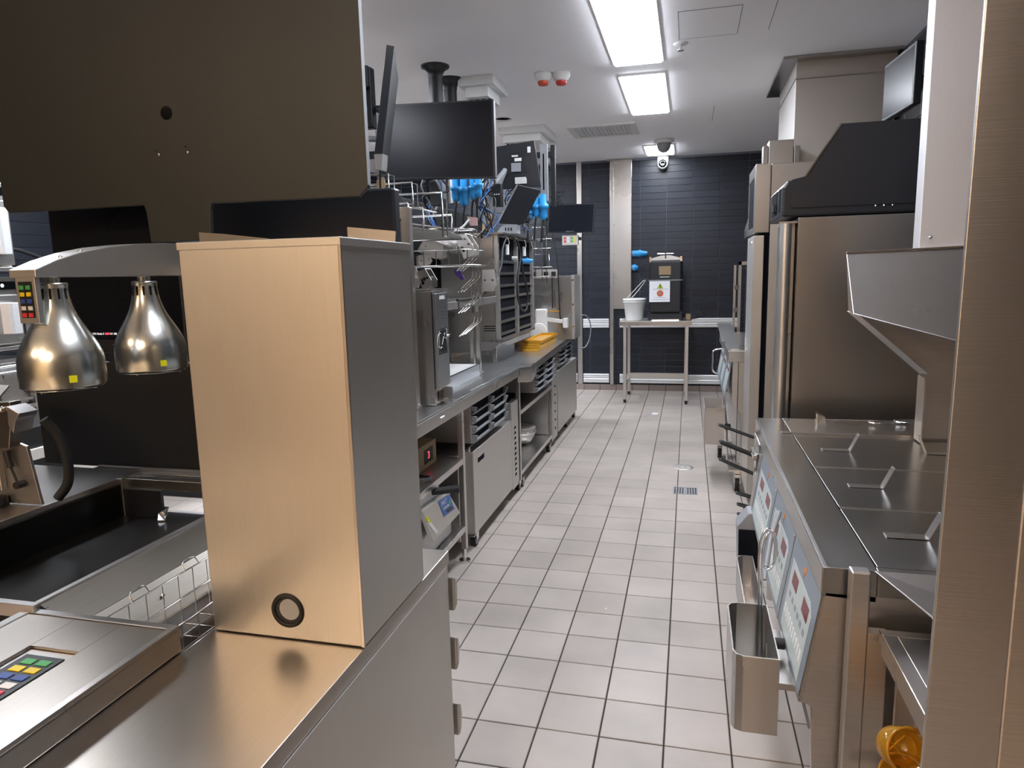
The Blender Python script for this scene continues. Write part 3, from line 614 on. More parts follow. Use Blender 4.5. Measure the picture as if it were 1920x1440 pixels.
# loose things on the fryer
g = G().tube([(.46, 2.545, FZ + .012), (.93, 2.555, FZ + .012)], .003)
g.tube(bez([(.60, 2.53, FZ + .01), (.61, 2.51, FZ + .012), (.66, 2.51, FZ + .012), (.70, 2.51, FZ + .012), (.72, 2.53, FZ + .01), (.70, 2.545, FZ + .01)], 6), .0035)
g.tube(bez([(.70, 2.53, FZ + .01), (.69, 2.565, FZ + .012), (.76, 2.57, FZ + .012), (.82, 2.565, FZ + .012), (.84, 2.54, FZ + .01)], 6), .0035)
solo('lifting_rod', g, CHR, 'long bent chrome rod lying on the back ledge of the fryer', 'rod')
solo('rod_stop', G().hexa([(.435, 2.52, FZ + .002), (.465, 2.52, FZ + .002), (.465, 2.56, FZ + .002), (.435, 2.56, FZ + .002)], [(.435, 2.53, FZ + .035), (.462, 2.53, FZ + .026), (.462, 2.55, FZ + .024), (.435, 2.555, FZ + .04)]), ST, 'small folded steel block on the fryer ledge', 'block', .001)
# oil-scoop bin at the fryer front
t = thing('scoop_bin', 'open rounded stainless holster bin hooked on the fryer front, nearest one', 'bin', (.145, 1.46, .5))
def openbin(t, x0, x1, y0, y1, z0, z1, z1b, r=.02, mat=None):
    mat = mat or STV
    pts = [(x1, y0), (x0 + r, y0), (x0 + r * .3, y0 + r * .3), (x0, y0 + r), (x0, y1 - r), (x0 + r * .3, y1 - r * .3), (x0 + r, y1), (x1, y1)]
    o = G(); n = len(pts); th = .0025
    cx, cy = (x0 + x1) / 2, (y0 + y1) / 2
    inn = [(cx + (x - cx) * (1 - 2 * th / (x1 - x0)), cy + (y - cy) * (1 - 2 * th / (y1 - y0))) for x, y in pts]
    zt = lambda y: z1 + (z1b - z1) * (y - y0) / (y1 - y0)
    vs = [(x, y, z0) for x, y in pts] + [(x, y, zt(y)) for x, y in pts] + [(x, y, zt(y)) for x, y in inn] + [(x, y, z0 + .004) for x, y in inn]
    fs = [list(range(n))[::-1], list(range(3 * n, 4 * n))]
    for i in range(n):
        j = (i + 1) % n
        fs += [(i, j, n + j, n + i), (n + i, n + j, 2 * n + j, 2 * n + i), (2 * n + i, 2 * n + j, 3 * n + j, 3 * n + i)]
    build('bin_shell', o.add(vs, fs), mat, t)
openbin(t, .098, .186, 1.35, 1.585, .555, .72, .72)
build('front_lip', G().box(.115, .1865, 1.346, 1.35, .700, .722), ST, t, .001)
build('knob', G().cyl((.187, 1.47, .69), (.21, 1.47, .69), .012, n=12).cyl((.187, 1.47, .60), (.205, 1.47, .60), .01, n=12), RUB, t)
build('mounting_rail', G().box(.187, .233, 1.36, 1.58, .650, .664), ST, t)
build('inner_blade', G().slab([(.165, 1.36, .57), (.165, 1.40, .725), (.155, 1.52, .57)], (1, 0, 0), .0015), ST, t)
g = G().tube(bez([(.165, 1.56, .57), (.166, 1.57, .75), (.164, 1.58, .83), (.168, 1.585, .875), (.18, 1.59, .90), (.196, 1.59, .89), (.202, 1.59, .86), (.198, 1.59, .82), (.185, 1.585, .805), (.172, 1.58, .81)], 6), .0026)
g.tube(bez([(.175, 1.55, .57), (.172, 1.565, .76), (.17, 1.57, .84), (.176, 1.575, .885), (.188, 1.58, .895), (.197, 1.58, .87), (.196, 1.58, .83)], 6), .0022)
solo('skimmer', g, CHR, 'chrome wire loop-handled skimmer standing in the nearest holster bin', 'skimmer')
solo('cleaning_rod', G().tube([(.228, 1.76, .885), (.205, 1.72, .83), (.190, 1.66, .78)], .006).tube([(.190, 1.66, .78), (.184, 1.63, .76)], .004), PLG, 'short grey cleaning rod hung across the middle fryer keypad', 'rod')
# black handled baskets hanging at the fryer's far end
for i, (x, y, z, dz, lab) in enumerate(((.131, 2.80, .873, -.042, 'black-handled fry basket, topmost of four behind the fryer'), (.131, 2.68, .835, -.046, 'black-handled fry basket, second from the top behind the fryer'), (.14, 2.80, .80, -.046, 'black-handled fry basket, third from the top behind the fryer'), (.131, 2.68, .765, -.05, 'black-handled fry basket, lowest of the upper four behind the fryer'), (.195, 2.74, .62, -.03, 'black-handled fry basket, upper of the low three beside the caster'), (.198, 2.70, .588, -.03, 'black-handled fry basket, middle of the low three beside the caster'), (.20, 2.70, .548, -.03, 'black-handled fry basket, lowest of all behind the fryer'))):
    t = thing('fry_basket', lab, 'basket', (x + .15, y, z - .1), 'fry baskets hung behind the fryer')
    X2 = .31
    build('handle', G().tube(bez([(X2, y - .012, z + dz * (X2 - x) / .12), (x + .01, y - .012, z - .003), (x, y, z), (x + .01, y + .012, z - .003), (X2, y + .012, z + dz * (X2 - x) / .12)], 5), .0042), RUB, t)
    g = G(); zz = z + dz * 1.5
    if i < 4:
        for q in (0, 1): g.tube([(X2, y - .02, zz - q * .012), (.348, y - .02, zz - q * .012), (.348, y + .02, zz - q * .012), (X2, y + .02, zz - q * .012)], .0015, 5, True)
        build('basket_wire', g, CHR, t)
t = thing('basket_hanger', 'grey-edged black plastic tub hung low behind the fryer', 'tub', (.19, 2.32, .44))
build('tub_shell', G().prism('y', [(.166, .655), (.20, .70), (.232, .70), (.232, .42), (.176, .42)], 2.27, 2.35), PLG, t, .003)
build('tub_front', G().prism('y', [(.170, .645), (.232, .645), (.232, .52), (.180, .462), (.172, .462)], 2.264, 2.27), SCR, t)
openbin(thing('scoop_bin', 'second stainless holster bin on the fryer front, under the black tub', 'bin', (.19, 1.9, .4)), .160, .21, 1.75, 2.2, .48, .585, .585, .02, STP)
# landing table beside the post
t = thing('landing_table', 'narrow stainless landing table between fryer and near post', 'table', (.5, 1.1, 0))
build('leg', G().box(.280, .312, 1.235, 1.262, 0, .962), STP, t, .003)
build('leg', G().box(.85, .88, 1.235, 1.26, 0, .86), STP, t, .002); build('leg', G().box(.85, .88, .88, .91, 0, .86), STP, t, .002)
build('frame_rail', G().box(.328, .90, 1.215, 1.235, .84, .862).box(.328, .352, .87, 1.215, .825, .862), ST, t, .0015)
build('tabletop', G().box(.352, .90, .87, 1.215, .852, .861), ST, t, .001)
build('inner_panel', G().box(.352, .90, 1.205, 1.211, .1, .84), STP, t); build('panel_seam', G().box(.352, .3545, 1.202, 1.205, .1, .84).box(.385, .3865, 1.202, 1.205, .1, .84), ST, t)
build('lower_shelf', G().box(.30, .90, .88, 1.205, .585, .60), ST, t); build('side_panel', G().box(.312, .345, 1.24, 1.262, .1, .85), STP, t)
solo('drip_plate', G().slab([(.322, 1.262, .953), (.60, 1.262, .953), (.60, 1.16, .89), (.415, 1.16, .90)], (0, 0, 1), .003), STT, 'sloping drip plate bridging fryer and landing table', 'plate', .001)
# amber plastic scoops
def scoop(c, lab, rz):
    t = thing('amber_scoop', lab, 'scoop', c, 'amber plastic scoops on the shelf')
    def R_(g): return g.rot(c, 'X', 65).rot(c, 'Z', rz)
    build('scoop_bowl', R_(G().lathe(c, [(0, 0), (.024, .002), (.030, .012), (.034, .055), (.031, .055), (.027, .014), (.020, .006), (0, .005)], 24)), AMB, t)
    build('rim', R_(G().tube([(c[0] + .034 * math.cos(k * PI / 12), c[1] + .034 * math.sin(k * PI / 12), c[2] + .055) for k in range(24)], .0025, 6, True)), AMB, t)
    for k in (0, 1): build('rib', R_(G().tube([(c[0] + .026 * math.cos(k * PI / 2 + .6), c[1] + .026 * math.sin(k * PI / 2 + .6), c[2] + .01), (c[0] - .026 * math.cos(k * PI / 2 + .6), c[1] - .026 * math.sin(k * PI / 2 + .6), c[2] + .01)], .002, 5)), YTR, t)
scoop((.325, 1.12, .725), 'upper amber plastic scoop lying on top inside the landing table', 15)
scoop((.362, 1.12, .675), 'lower amber plastic scoop under the other inside the landing table', -35)
scoop((.40, 1.15, .725), 'rear amber plastic scoop partly hidden inside the landing table', 60)
# near posts
solo('near_post', G().hexa([(.2605, .80, 0), (.36, .80, 0), (.36, .806, 0), (.2605, .806, 0)], [(.2765, .80, ZC - .003), (.376, .80, ZC - .003), (.376, .806, ZC - .003), (.2765, .806, ZC - .003)]), STP, 'broad brushed stainless post at the right edge, close to the camera', 'post', .001)
solo('edge_post', G().box(.2335, .30, .55, .553, .0, ZC - .003), STP, 'darker stainless post cut off by the right frame edge', 'post', .006)
# wall panel and chute behind the fryer
solo('steel_column', G().box(.655, .98, 2.31, 2.37, 1.43, ZC - .003), steel('steel_pale', (.80, .80, .82, 1), .62, (60, 60, 60), smudge=.1), 'tall pale stainless upright above the fry chute', 'column', .002)
t = thing('fry_chute', 'stainless chute hopper hanging over the fryer on a bent bracket', 'chute', (.7, 2.4, .95))
build('hopper_front', G().slab([(.458, 2.30, 1.519), (.82, 2.305, 1.530), (.753, 2.121, 1.2635), (.460, 2.181, 1.349)], (0, 1, -.6), .005).slab([(.458, 2.30, 1.517), (.460, 2.185, 1.349), (.475, 2.32, 1.349), (.462, 2.32, 1.517)], (1, 0, 0), .003), STT, t, .001)
build('hopper_rim', G().slab([(.457, 2.297, 1.519), (.82, 2.297, 1.530), (.82, 2.309, 1.530), (.457, 2.309, 1.519)], (0, 0, 1), .006), CHR, t, .001)
build('gusset', G().prism('y', [(.475, 1.345), (.80, 1.345), (.80, .953), (.685, .953), (.685, 1.155)], 2.33, 2.335), STP, t)
build('bent_flange', G().slab([(.475, 2.19, 1.345), (.475, 2.335, 1.345), (.685, 2.335, 1.155), (.685, 2.25, 1.165)], (.7, 0, .7), .003), STS, t)
build('foot_flange', G().box(.683, .687, 2.27, 2.335, .952, 1.15), STS, t); build('rivet', G().lathe((.68, 2.298, 1.56), [(0, -.006), (.004, -.004), (.006, 0)], 10, 'y'), CHR, t)
# ---- ice machine
t = thing('upright_chiller', 'upright stainless chiller with black sloped top and long tubular handle', 'fridge', (.75, 3.2, 0))
build('cabinet_body', G().box(.388, 1.05, 2.80, 3.24, .12, 1.665), STD, t, .003)
build('door', G().box(.366, .384, 2.83, 3.22, .16, 1.655), STV, t, .003)
build('door_handle', G().cyl((.347, 2.812, .16), (.347, 2.812, 1.645), .0215, n=28), STS, t); build('handle_bracket', G().box(.35, .375, 2.815, 2.83, .2, 1.6), STV, t)
build('handle_cap', G().box(.325, .386, 2.797, 2.83, 1.645, 1.652), ST, t)
build('black_head', G().prism('y', [(.330, 1.668), (.330, 1.775), (.345, 1.798), (.54, 1.81), (.54, 1.975), (1.05, 1.975), (1.05, 1.668)], 2.80, 3.22), PLA, t, .008)
build('side_cheek', G().prism('y', [(.36, 1.70), (.36, 1.80), (.405, 1.81), (.515, 1.985), (1.05, 1.985), (1.05, 1.70)], 2.795, 2.802), PLA, t)
build('head_trim', G().prism('y', [(.403, 1.812), (.407, 1.808), (.518, 1.984), (.513, 1.988)], 2.79, 2.796), CHR, t)
for i, x in enumerate((.645, .672, .70)): build('head_screw', G().lathe((x, 2.794, 1.695), [(0, -.002), (.004, 0)], 8, 'y'), CHR, t)
build('vent_slot', G().box(.3285, .3305, 2.86, 2.90, 1.69, 1.775), SLD, t); build('vent_slot', G().box(.3285, .3305, 2.96, 3.12, 1.69, 1.775), SLD, t); build('lock', G().box(.318, .331, 2.98, 3.03, 1.70, 1.73), RUB, t, .002)
build('kick_plate', G().box(.42, 1.03, 2.85, 3.2, .03, .12), BLK, t)
for x, y in ((.44, 2.9), (.44, 3.15), (1.0, 2.9), (1.0, 3.15)): build('foot', G().cyl((x, y, 0), (x, y, .12), .02, n=12), CHR, t)
# ---- tall freezer
t = thing('tall_freezer', 'tall stainless freezer with bronze-toned door behind the chiller', 'freezer', (.8, 4.5, 0))
build('cabinet_body', G().box(.442, 1.15, 4.28, 4.72, .1, 2.065), STV, t, .004)
build('door', G().box(.357, .414, 4.27, 4.70, .12, 1.67), STS, t, .003); build('top_fascia', G().box(.357, .438, 4.27, 4.72, 1.685, 2.065), STV, t, .003)
build('door_gasket', G().box(.414, .441, 4.29, 4.70, .12, 1.684), SLD, t)
build('lock', G().cyl((.348, 4.4, 1.63), (.357, 4.4, 1.63), .012), CHR, t); build('display', G().box(.3555, .3575, 4.35, 4.65, 1.72, 2.0), SCR, t)
build('kick_plate', G().box(.46, 1.1, 4.32, 4.68, 0, .1), BLK, t)
build('side_jamb', G().box(.443, .50, 4.272, 4.28, .1, 1.83), STS, t)
# ---- far grill
t = thing('grill_station', 'far stainless fryer station with blue-grey keypads and fold-up guards', 'fryer', (.6, 5.6, 0))
build('cabinet_body', G().prism('y', [(.30, .86), (1.1, .86), (1.1, .1), (.36, .1), (.36, .5), (.30, .58)], 4.92, 6.35), STS, t, .003)
build('top_lip', G().box(.27, 1.1, 4.90, 6.37, .86, .935), STT, t, .002)
build('side_seam', G().box(.335, .339, 4.915, 4.921, .1, .86), GLO, t)
build('worktop', G().box(.285, 1.08, 4.92, 6.35, .935, .94), ST, t)
build('guard', G().slab([(.27, 4.95, .94), (.25, 5.35, 1.02), (.32, 5.35, 1.02), (.34, 4.95, .94)], (0, 0, 1), .003), STT, t); build('guard', G().slab([(.25, 5.45, .945), (.23, 5.9, 1.05), (.34, 5.9, 1.05), (.36, 5.45, .945)], (0, 0, 1), .003), STT, t)
for i in range(3):
    y0 = 4.97 + i * .44
    cp = build('control_panel', G().slab([(.299, y0, .85), (.299, y0 + .40, .85), (.255, y0 + .40, .60), (.255, y0, .60)], (-1, 0, -.17), .004), PBL, t)
    build('keypad_field', G().slab([(.290, y0 + .06, .825), (.290, y0 + .32, .825), (.256, y0 + .30, .63), (.256, y0 + .04, .63)], (-1, 0, -.17), .001), PLT, cp)
    for q in (.08, .22): build('display', G().slab([(.286, y0 + q, .80), (.286, y0 + q + .07, .80), (.280, y0 + q + .07, .77), (.280, y0 + q, .77)], (-1, 0, -.17), .002), DRD, cp)
build('guard_rail', G().tube(bez([(.29, 6.3, .80), (.22, 6.3, .78), (.215, 6.3, .70), (.22, 6.3, .60), (.29, 6.3, .57)], 5), .008), CHR, t)
build('drain_pipe', G().tube([(.25, 5.0, .60), (.275, 5.0, .40), (.285, 4.98, .13)], .008), CHR, t)
caster(.335, 4.75, t, .062); caster(.26, 5.62, t, .05); caster(.95, 5.0, t, .05); caster(.95, 6.2, t, .05)
build('caster_plate', G().box(.28, .435, 4.735, 4.93, .135, .15).box(.24, .5, 5.55, 5.7, .11, .12), ST, t)
t = thing('waste_bin', 'open square stainless bin hooked on the far fryer station', 'bin', (.18, 5.0, .3))
openbin(t, .12, .255, 4.88, 5.28, .285, .545, .545, .006, STN); build('front_rim', G().box(.128, .255, 4.874, 4.88, .525, .548), ST, t); build('mount', G().box(.255, .30, 4.95, 5.0, .38, .41), RUB, t)
t = thing('post_stand', 'slim upright stainless double-post frame standing beyond the freezer', 'stand', (.45, 6.75, 0))
build('post', G().box(.395, .415, 6.66, 6.70, .0, 1.52), STV, t); build('post', G().box(.435, .460, 6.66, 6.70, .0, 1.55), STV, t); build('crossbar', G().box(.435, .62, 6.66, 6.70, 1.52, 1.55), ST, t); build('post', G().box(.60, .62, 6.66, 6.70, .0, 1.52), STV, t)
build('latch', G().box(.40, .44, 6.64, 6.66, 1.30, 1.34).box(.40, .44, 6.64, 6.66, 1.1, 1.14), CHR, t)
t = thing('wall_monitor', 'small tilted monitor bracketed on the right wall by the duct', 'monitor', (1.1, 3.85, 2.2))
build('screen_case', G().slab([(.965, 3.63, 2.47), (.935, 4.03, 2.47), (.935, 4.03, 2.20), (.965, 3.63, 2.20)], (1, .08, 0), .035), PLA, t, .004)
build('display', G().slab([(.9645, 3.645, 2.455), (.9345, 4.015, 2.455), (.9345, 4.015, 2.215), (.9645, 3.645, 2.215)], (-1, -.08, 0), .001), SCR, t)
build('bracket', G().box(.98, XR - .015, 3.80, 3.86, 2.30, 2.36).box(1.24, XR - .015, 3.7, 3.95, 2.2, 2.5), BLK, t)
# ---- floor fittings
t = thing('round_drain', 'round stainless floor drain cover in the aisle', 'drain', (-.022, 5.285, 0))
build('cover', G().lathe((-.022, 5.285, .0005), [(0, .003), (.05, .003), (.078, .002), (.08, 0)], 32), STN, t); build('centre_boss', G().lathe((-.022, 5.285, .003), [(0, .002), (.012, .0015), (.014, 0)], 16), ST, t)
t = thing('drain_grate', 'small rectangular slotted floor grate nearer than the round drain', 'drain', (0, 4.70, 0))
build('plate', G().box(-.08, .08, 4.615, 4.775, .0005, .0025), PLG, t)
for i in range(9):
    for j in range(4):
        if i == 4: continue
        x = -.068 + i * .017; y = 4.64 + j * .034
        build('slot', G().box(x - .005, x + .005, y - .01, y + .01, .0025, .003), GLO, t)
solo('paper_scrap', G().slab([(-.36, 7.26, .001), (-.30, 7.24, .001), (-.28, 7.33, .001), (-.34, 7.36, .001)], (0, 0, 1), .004), PAP, 'white paper scrap on the floor before the small table', 'paper')
for x, y in ((-.72, 1.9), ): pass
solo('crumb', G().lathe((-.335, 2.9, 0), [(.006, 0), (.005, .005), (0, .007)], 7), PAP, 'tiny white crumb on the floor tiles in the near aisle', 'crumb')

# ================================================================== SMALL TABLE AT THE FAR WALL
t = thing('side_table', 'small stainless table by the far wall carrying bucket and dispenser', 'table', (-.36, 8.15, 0))
build('tabletop', G().box(-.75, .04, 7.87, 8.50, .89, .93), STS, t, .003); build('edge', G().box(-.752, .042, 7.866, 7.872, .885, .932), ST, t, .001)
for x, y in ((-.69, 7.90), (-.01, 7.90), (-.69, 8.46), (-.02, 8.46)):
    l = build('leg', G().box(x - .018, x + .018, y - .018, y + .018, .04, .89), STS, t, .003); build('foot', G().cyl((x, y, 0), (x, y, .04), .014, .018, 12), RUB, l)
build('stretcher', G().box(-.70, -.68, 7.9, 8.46, .2, .225), STS, t); build('back_rail', G().box(-.69, -.02, 8.44, 8.47, .2, .27), STS, t)
t = thing('bucket', 'white plastic bucket with raised wire handle on the side table', 'bucket', (-.60, 8.10, .93))
build('pail', G().lathe((-.60, 8.08, .9305), [(0, 0), (.092, 0), (.098, .01), (.122, .225), (.13, .228), (.132, .245), (.124, .25), (.118, .245), (.095, .012), (0, .012)], 32), WHT, t)
build('rim_ring', G().lathe((-.60, 8.08, 1.135), [(.12, 0), (.128, .004), (.128, .012), (.12, .016)], 32), WHT, t)
for dy in (0,): build('handle', G().tube(bez([(-.705, 8.0, 1.16), (-.60, 8.0, 1.27), (-.50, 8.03, 1.375), (-.475, 8.06, 1.38), (-.49, 8.1, 1.36), (-.57, 8.17, 1.26), (-.66, 8.18, 1.16)], 6), .004), WHT, t)
t = thing('drink_dispenser', 'black insulated dispenser with clamped steel lid and taped paper notice', 'dispenser', (-.255, 8.2, .93))
build('body', G().box(-.435, -.07, 8.02, 8.36, .985, 1.60), PLA, t, .025); build('base', G().box(-.445, -.062, 8.02, 8.38, .93, 1.03), PLA, t, .008)
build('seam_band', G().box(-.44, -.065, 8.012, 8.365, 1.375, 1.385), PLG, t, .002); build('lower_band', G().box(-.444, -.062, 8.008, 8.37, 1.035, 1.042), BLK, t)
build('foot_bar', G().box(-.40, -.10, 8.0, 8.02, .931, .945), CHR, t)
build('lid', G().prism('y', [(-.435, 1.60), (-.07, 1.60), (-.085, 1.622), (-.2, 1.655), (-.3, 1.655), (-.42, 1.622)], 8.05, 8.33), STS, t, .004)
build('lid_bar', G().tube([(-.345, 8.05, 1.672), (-.17, 8.05, 1.672)], .007).tube([(-.255, 8.05, 1.62), (-.255, 8.05, 1.678)], .01), CHR, t)
for x in (-.42, -.085): build('clamp', G().box(x - .012, x + .012, 8.0, 8.03, 1.585, 1.64), CHR, t, .002)
build('window', G().box(-.325, -.195, 8.012, 8.02, 1.44, 1.535), CRD, t, .002); build('brand_plate', G().box(-.315, -.21, 8.014, 8.019, 1.413, 1.421), WHT, t)
n_ = build('notice', G().box(-.428, -.203, 8.0, 8.012, 1.14, 1.372), PAP, t)
build('warning_triangle', G().prism('y', [(-.345, 1.29), (-.275, 1.29), (-.31, 1.35)], 7.998, 8.0), flat('warning_yellow', 'a8b82c', .6), n_)
build('prohibition_disc', G().lathe((-.31, 7.999, 1.235), [(0, 0), (.036, 0)], 20, 'y'), flat('warning_orange', 'd8552c', .6), n_)
build('disc_centre', G().lathe((-.31, 7.998, 1.235), [(0, 0), (.022, 0)], 16, 'y'), CRD, n_)
build('exclamation', G().box(-.314, -.306, 7.9965, 7.998, 1.306, 1.335).box(-.314, -.306, 7.9965, 7.998, 1.296, 1.302), BLK, n_)
for z, x0, x1 in ((1.28, -.39, -.22), (1.188, -.37, -.25), (1.165, -.41, -.215)): build('print_line', G().box(x0, x1, 7.999, 8.0, z, z + .004), PLG, n_)
solo('coiled_leads', G().tube(bez([(-.06, 8.2, .99), (.0, 8.12, .96), (.06, 8.1, .95), (.10, 8.14, .97), (.16, 8.2, .955), (.17, 8.22, .98), (.13, 8.24, 1.05)], 6), .006).tube(bez([(-.06, 8.25, .96), (0, 8.2, .945), (.05, 8.18, .94), (.13, 8.2, .95)], 6), .006), RUB, 'black leads trailing off the right end of the side table', 'cable')
solo('sponge', G().box(-.03, .03, 8.1, 8.2, .9305, 1.0), CRD, 'small tan block behind the black leads on the side table', 'block', .01)
def plug(name, x, y, z, L_, r, lab, grp=None, d=(1, 0, 0)):
    t = thing(name, lab, 'plug', (x, y, z), grp); d = Vector(d).normalized(); p = Vector((x, y, z))
    build('sleeve', G().cyl(p, p + d * L_ * .45, r, r * 1.05, 14), BLU, t); build('collar', G().cyl(p + d * L_ * .45, p + d * L_ * .55, r * 1.25, n=14), BLU, t)
    build('body', G().cyl(p + d * L_ * .55, p + d * L_, r * 1.05, r * .6, 14), BLU, t); build('core', G().cyl(p - d * .01, p, r * .8, n=12), RED, t); return t
plug('blue_plug', -.672, 8.70, 1.70, .18, .036, 'blue industrial plug joining the far wall above the bucket'); plug('blue_plug', -.672, 8.70, 1.53, .07, .036, 'short blue socket lower on the far wall above the bucket')
solo('wall_conduit', G().tube([(-.675, 8.74, 1.05), (-.68, 8.74, 1.4)], .006), CHR, 'thin pale conduit beside the wide wall panel', 'conduit')

# ================================================================== LEFT PREPARATION LINE
t = thing('spine_partition', 'dark partition with steel lower half behind the left worktop', 'partition', (-1.8, 4.2, 0))
build('upper_panel', G().box(-1.80, -1.77, 2.4, 6.3, 1.40, 1.98), BLK, t, .002); build('lower_panel', G().box(-1.79, -1.768, 2.4, 6.6, .1, 1.40), STS, t)
build('diagonal_strut', G().slab([(-1.765, 3.05, 2.0), (-1.765, 3.12, 2.0), (-1.765, 3.42, 1.72), (-1.765, 3.35, 1.72)], (1, 0, 0), .02), STD, t)
build('black_duct', G().box(-1.765, -1.66, 3.75, 3.95, 1.76, 1.99), BLK, t, .004)
for y in (2.42, 6.28): build('foot', G().box(-1.83, -1.74, y - .03, y + .03, 0, .1), BLK, t)
# worktops
t = thing('worktop', 'stainless worktop with folded front rail, near half of the left line', 'worktop', (-1.4, 3.4, .84))
build('top_sheet', G().box(-1.755, -1.085, 2.5, 4.343, .862, .882), STT, t, .0015); build('front_rail', G().box(-1.085, -1.062, 2.5, 4.343, .826, .8825), ST, t, .003)
build('rail_bolt', G().lathe((-1.06, 2.86, .855), [(.006, -.002), (.007, .004), (0, .006)], 10, 'x').lathe((-1.06, 2.89, .855), [(.006, -.002), (.007, .004), (0, .006)], 10, 'x'), CHR, t)
t = thing('worktop', 'stainless worktop with chamfered projecting corner, far half of the left line', 'worktop', (-1.4, 5.6, .84))
build('top_sheet', G().prism('z', [(-1.755, 4.345), (-1.06, 4.345), (-1.0, 4.42), (-1.05, 5.52), (-1.10, 6.78), (-1.755, 6.78)], .862, .882), STT, t, .0015)
build('front_rail', G().prism('z', [(-1.06, 4.345), (-1.0, 4.42), (-1.05, 5.52), (-1.10, 6.78), (-1.12, 6.78), (-1.07, 5.52), (-1.02, 4.44), (-1.07, 4.37)], .832, .883), ST, t, .001)
build('lip_tray', G().prism('z', [(-1.09, 4.40), (-1.0, 4.44), (-1.035, 4.75), (-1.09, 4.80)], .775, .83), STS, t, .006)
build('upstand', G().prism('z', [(-1.33, 5.30), (-1.325, 5.30), (-1.325, 6.0), (-1.33, 6.0)], .883, .95), ST, t)
t = thing('slide_plate', 'folded stainless slide plate lying along the worktop front', 'plate', (-1.2, 3.6, .883))
build('plate', G().prism('z', [(-1.085, 3.16), (-1.075, 3.36), (-1.10, 3.42), (-1.075, 4.20), (-1.28, 4.30), (-1.28, 3.1)], .884, .888), STT, t); build('plate_flange', G().box(-1.28, -1.085, 3.095, 3.10, .885, .96), ST, t)
# open shelf bay 1
def bay(y0, y1, shelves, lab, x=-1.10, back=-1.70, posts=True):
    t = thing('shelf_bay', lab, 'shelving', (-1.4, (y0 + y1) / 2, 0))
    for y in (y0 + .015, y1 - .015):
        for xx in (x - .016, back): build('post', G().box(xx - .014, xx + .014, y - .015, y + .015, .07, .825), STV, t, .002)
    for z in shelves: build('shelf', G().box(back - .015, x - .002, y0 + .032, y1 - .032, z - .03, z), ST, t, .002)
    return t
t1 = bay(2.52, 3.30, (.20, .56), 'open stainless shelf bay nearest the camera, half hidden by the steel box')
for y in (2.54, 3.28): build('foot', G().cyl((-1.116, y, 0), (-1.116, y, .075), .011, n=10).cyl((-1.116, y, 0), (-1.116, y, .012), .03, n=14), CHR, t1)
for y in (2.54, 3.28): build('foot', G().cyl((-1.70, y, 0), (-1.70, y, .075), .02, n=10), CHR, t1)
t = thing('display_box', 'brown metal box with a red digit display on the upper shelf', 'controller', (-1.35, 3.05, .56))
build('case', G().box(-1.55, -1.22, 2.95, 3.20, .5605, .68), CRD, t, .003); build('case_side', G().box(-1.55, -1.222, 2.944, 2.949, .565, .675), BLK, t)
text('digit', '3', .05, (-1.2178, 3.09, .62), (0, 1, 0), (0, 0, 1), LEDR, t); build('case_side', G().box(-1.219, -1.2185, 3.03, 3.15, .585, .655), BLK, t)
solo('shelf_cable', G().tube(bez([(-1.2, 2.6, .60), (-1.15, 2.75, .59), (-1.13, 2.86, .572), (-1.15, 2.9, .57), (-1.25, 2.88, .572)], 6), .007), RUB, 'grey-black cable looped on the upper shelf of the nearest bay', 'cable')
t = thing('sealing_machine', 'white and steel machine with black lever and blue control panel on the lower shelf', 'machine', (-1.3, 2.95, .21))
build('body', G().box(-1.55, -1.14, 2.62, 3.16, .203, .44), STD, t, .004); build('white_case', G().box(-1.5, -1.13, 2.60, 2.98, .4405, .53), WHT, t, .006)
build('lever', G().cyl((-1.13, 2.88, .505), (-1.02, 2.92, .512), .017, .017, 14).cyl((-1.02, 2.92, .512), (-1.01, 2.923, .513), .019, n=14), RUB, t); build('lever_boss', G().cyl((-1.16, 2.865, .50), (-1.13, 2.878, .503), .026, n=14), WHT, t)
pn = Vector((1, -.25, .35)).normalized()
P1 = [Vector(p) for p in ((-1.10, 2.688, .481), (-1.10, 3.018, .462), (-1.10, 3.186, .300), (-1.10, 2.805, .295))]
fp = build('front_plate', G().slab(P1, (-1, 0, 0), .02), STS, t, .002)
def bl(u, v, h=.001):
    a = P1[0].lerp(P1[1], u); b = P1[3].lerp(P1[2], u); return a.lerp(b, v) + Vector((h, 0, 0))
cp = build('control_panel', G().slab([bl(.55, .06), bl(.98, .10), bl(.90, .70), bl(.52, .62)], (1, 0, 0), .001), BCP, fp)
build('display', G().slab([bl(.66, .48, .002), bl(.86, .50, .002), bl(.86, .62, .002), bl(.66, .60, .002)], (1, 0, 0), .001), BLK, fp)
build('start_key', G().lathe(tuple(bl(.86, .36, .002)), [(.014, 0), (.013, .001), (0, .001)], 16, 'x'), GRN, fp)
for k in range(4): build('key', G().slab([bl(.60 + k * .055, .36, .002), bl(.635 + k * .055, .36, .002), bl(.635 + k * .055, .43, .002), bl(.60 + k * .055, .43, .002)], (1, 0, 0), .001), WHT, fp)
text('panel_mark', 'MAT', .035, tuple(bl(.70, .22, .002)), (0, 1, -.05), (0, .05, 1), WHT, fp)
build('barcode_sticker', G().slab([bl(.03, .42), bl(.11, .44), bl(.20, .86), bl(.12, .86)], (1, 0, 0), .0008), PAP, fp); build('yellow_label', G().slab([bl(.01, .2), bl(.09, .22), bl(.11, .42), bl(.03, .40)], (1, 0, 0), .0008), TAG, fp)
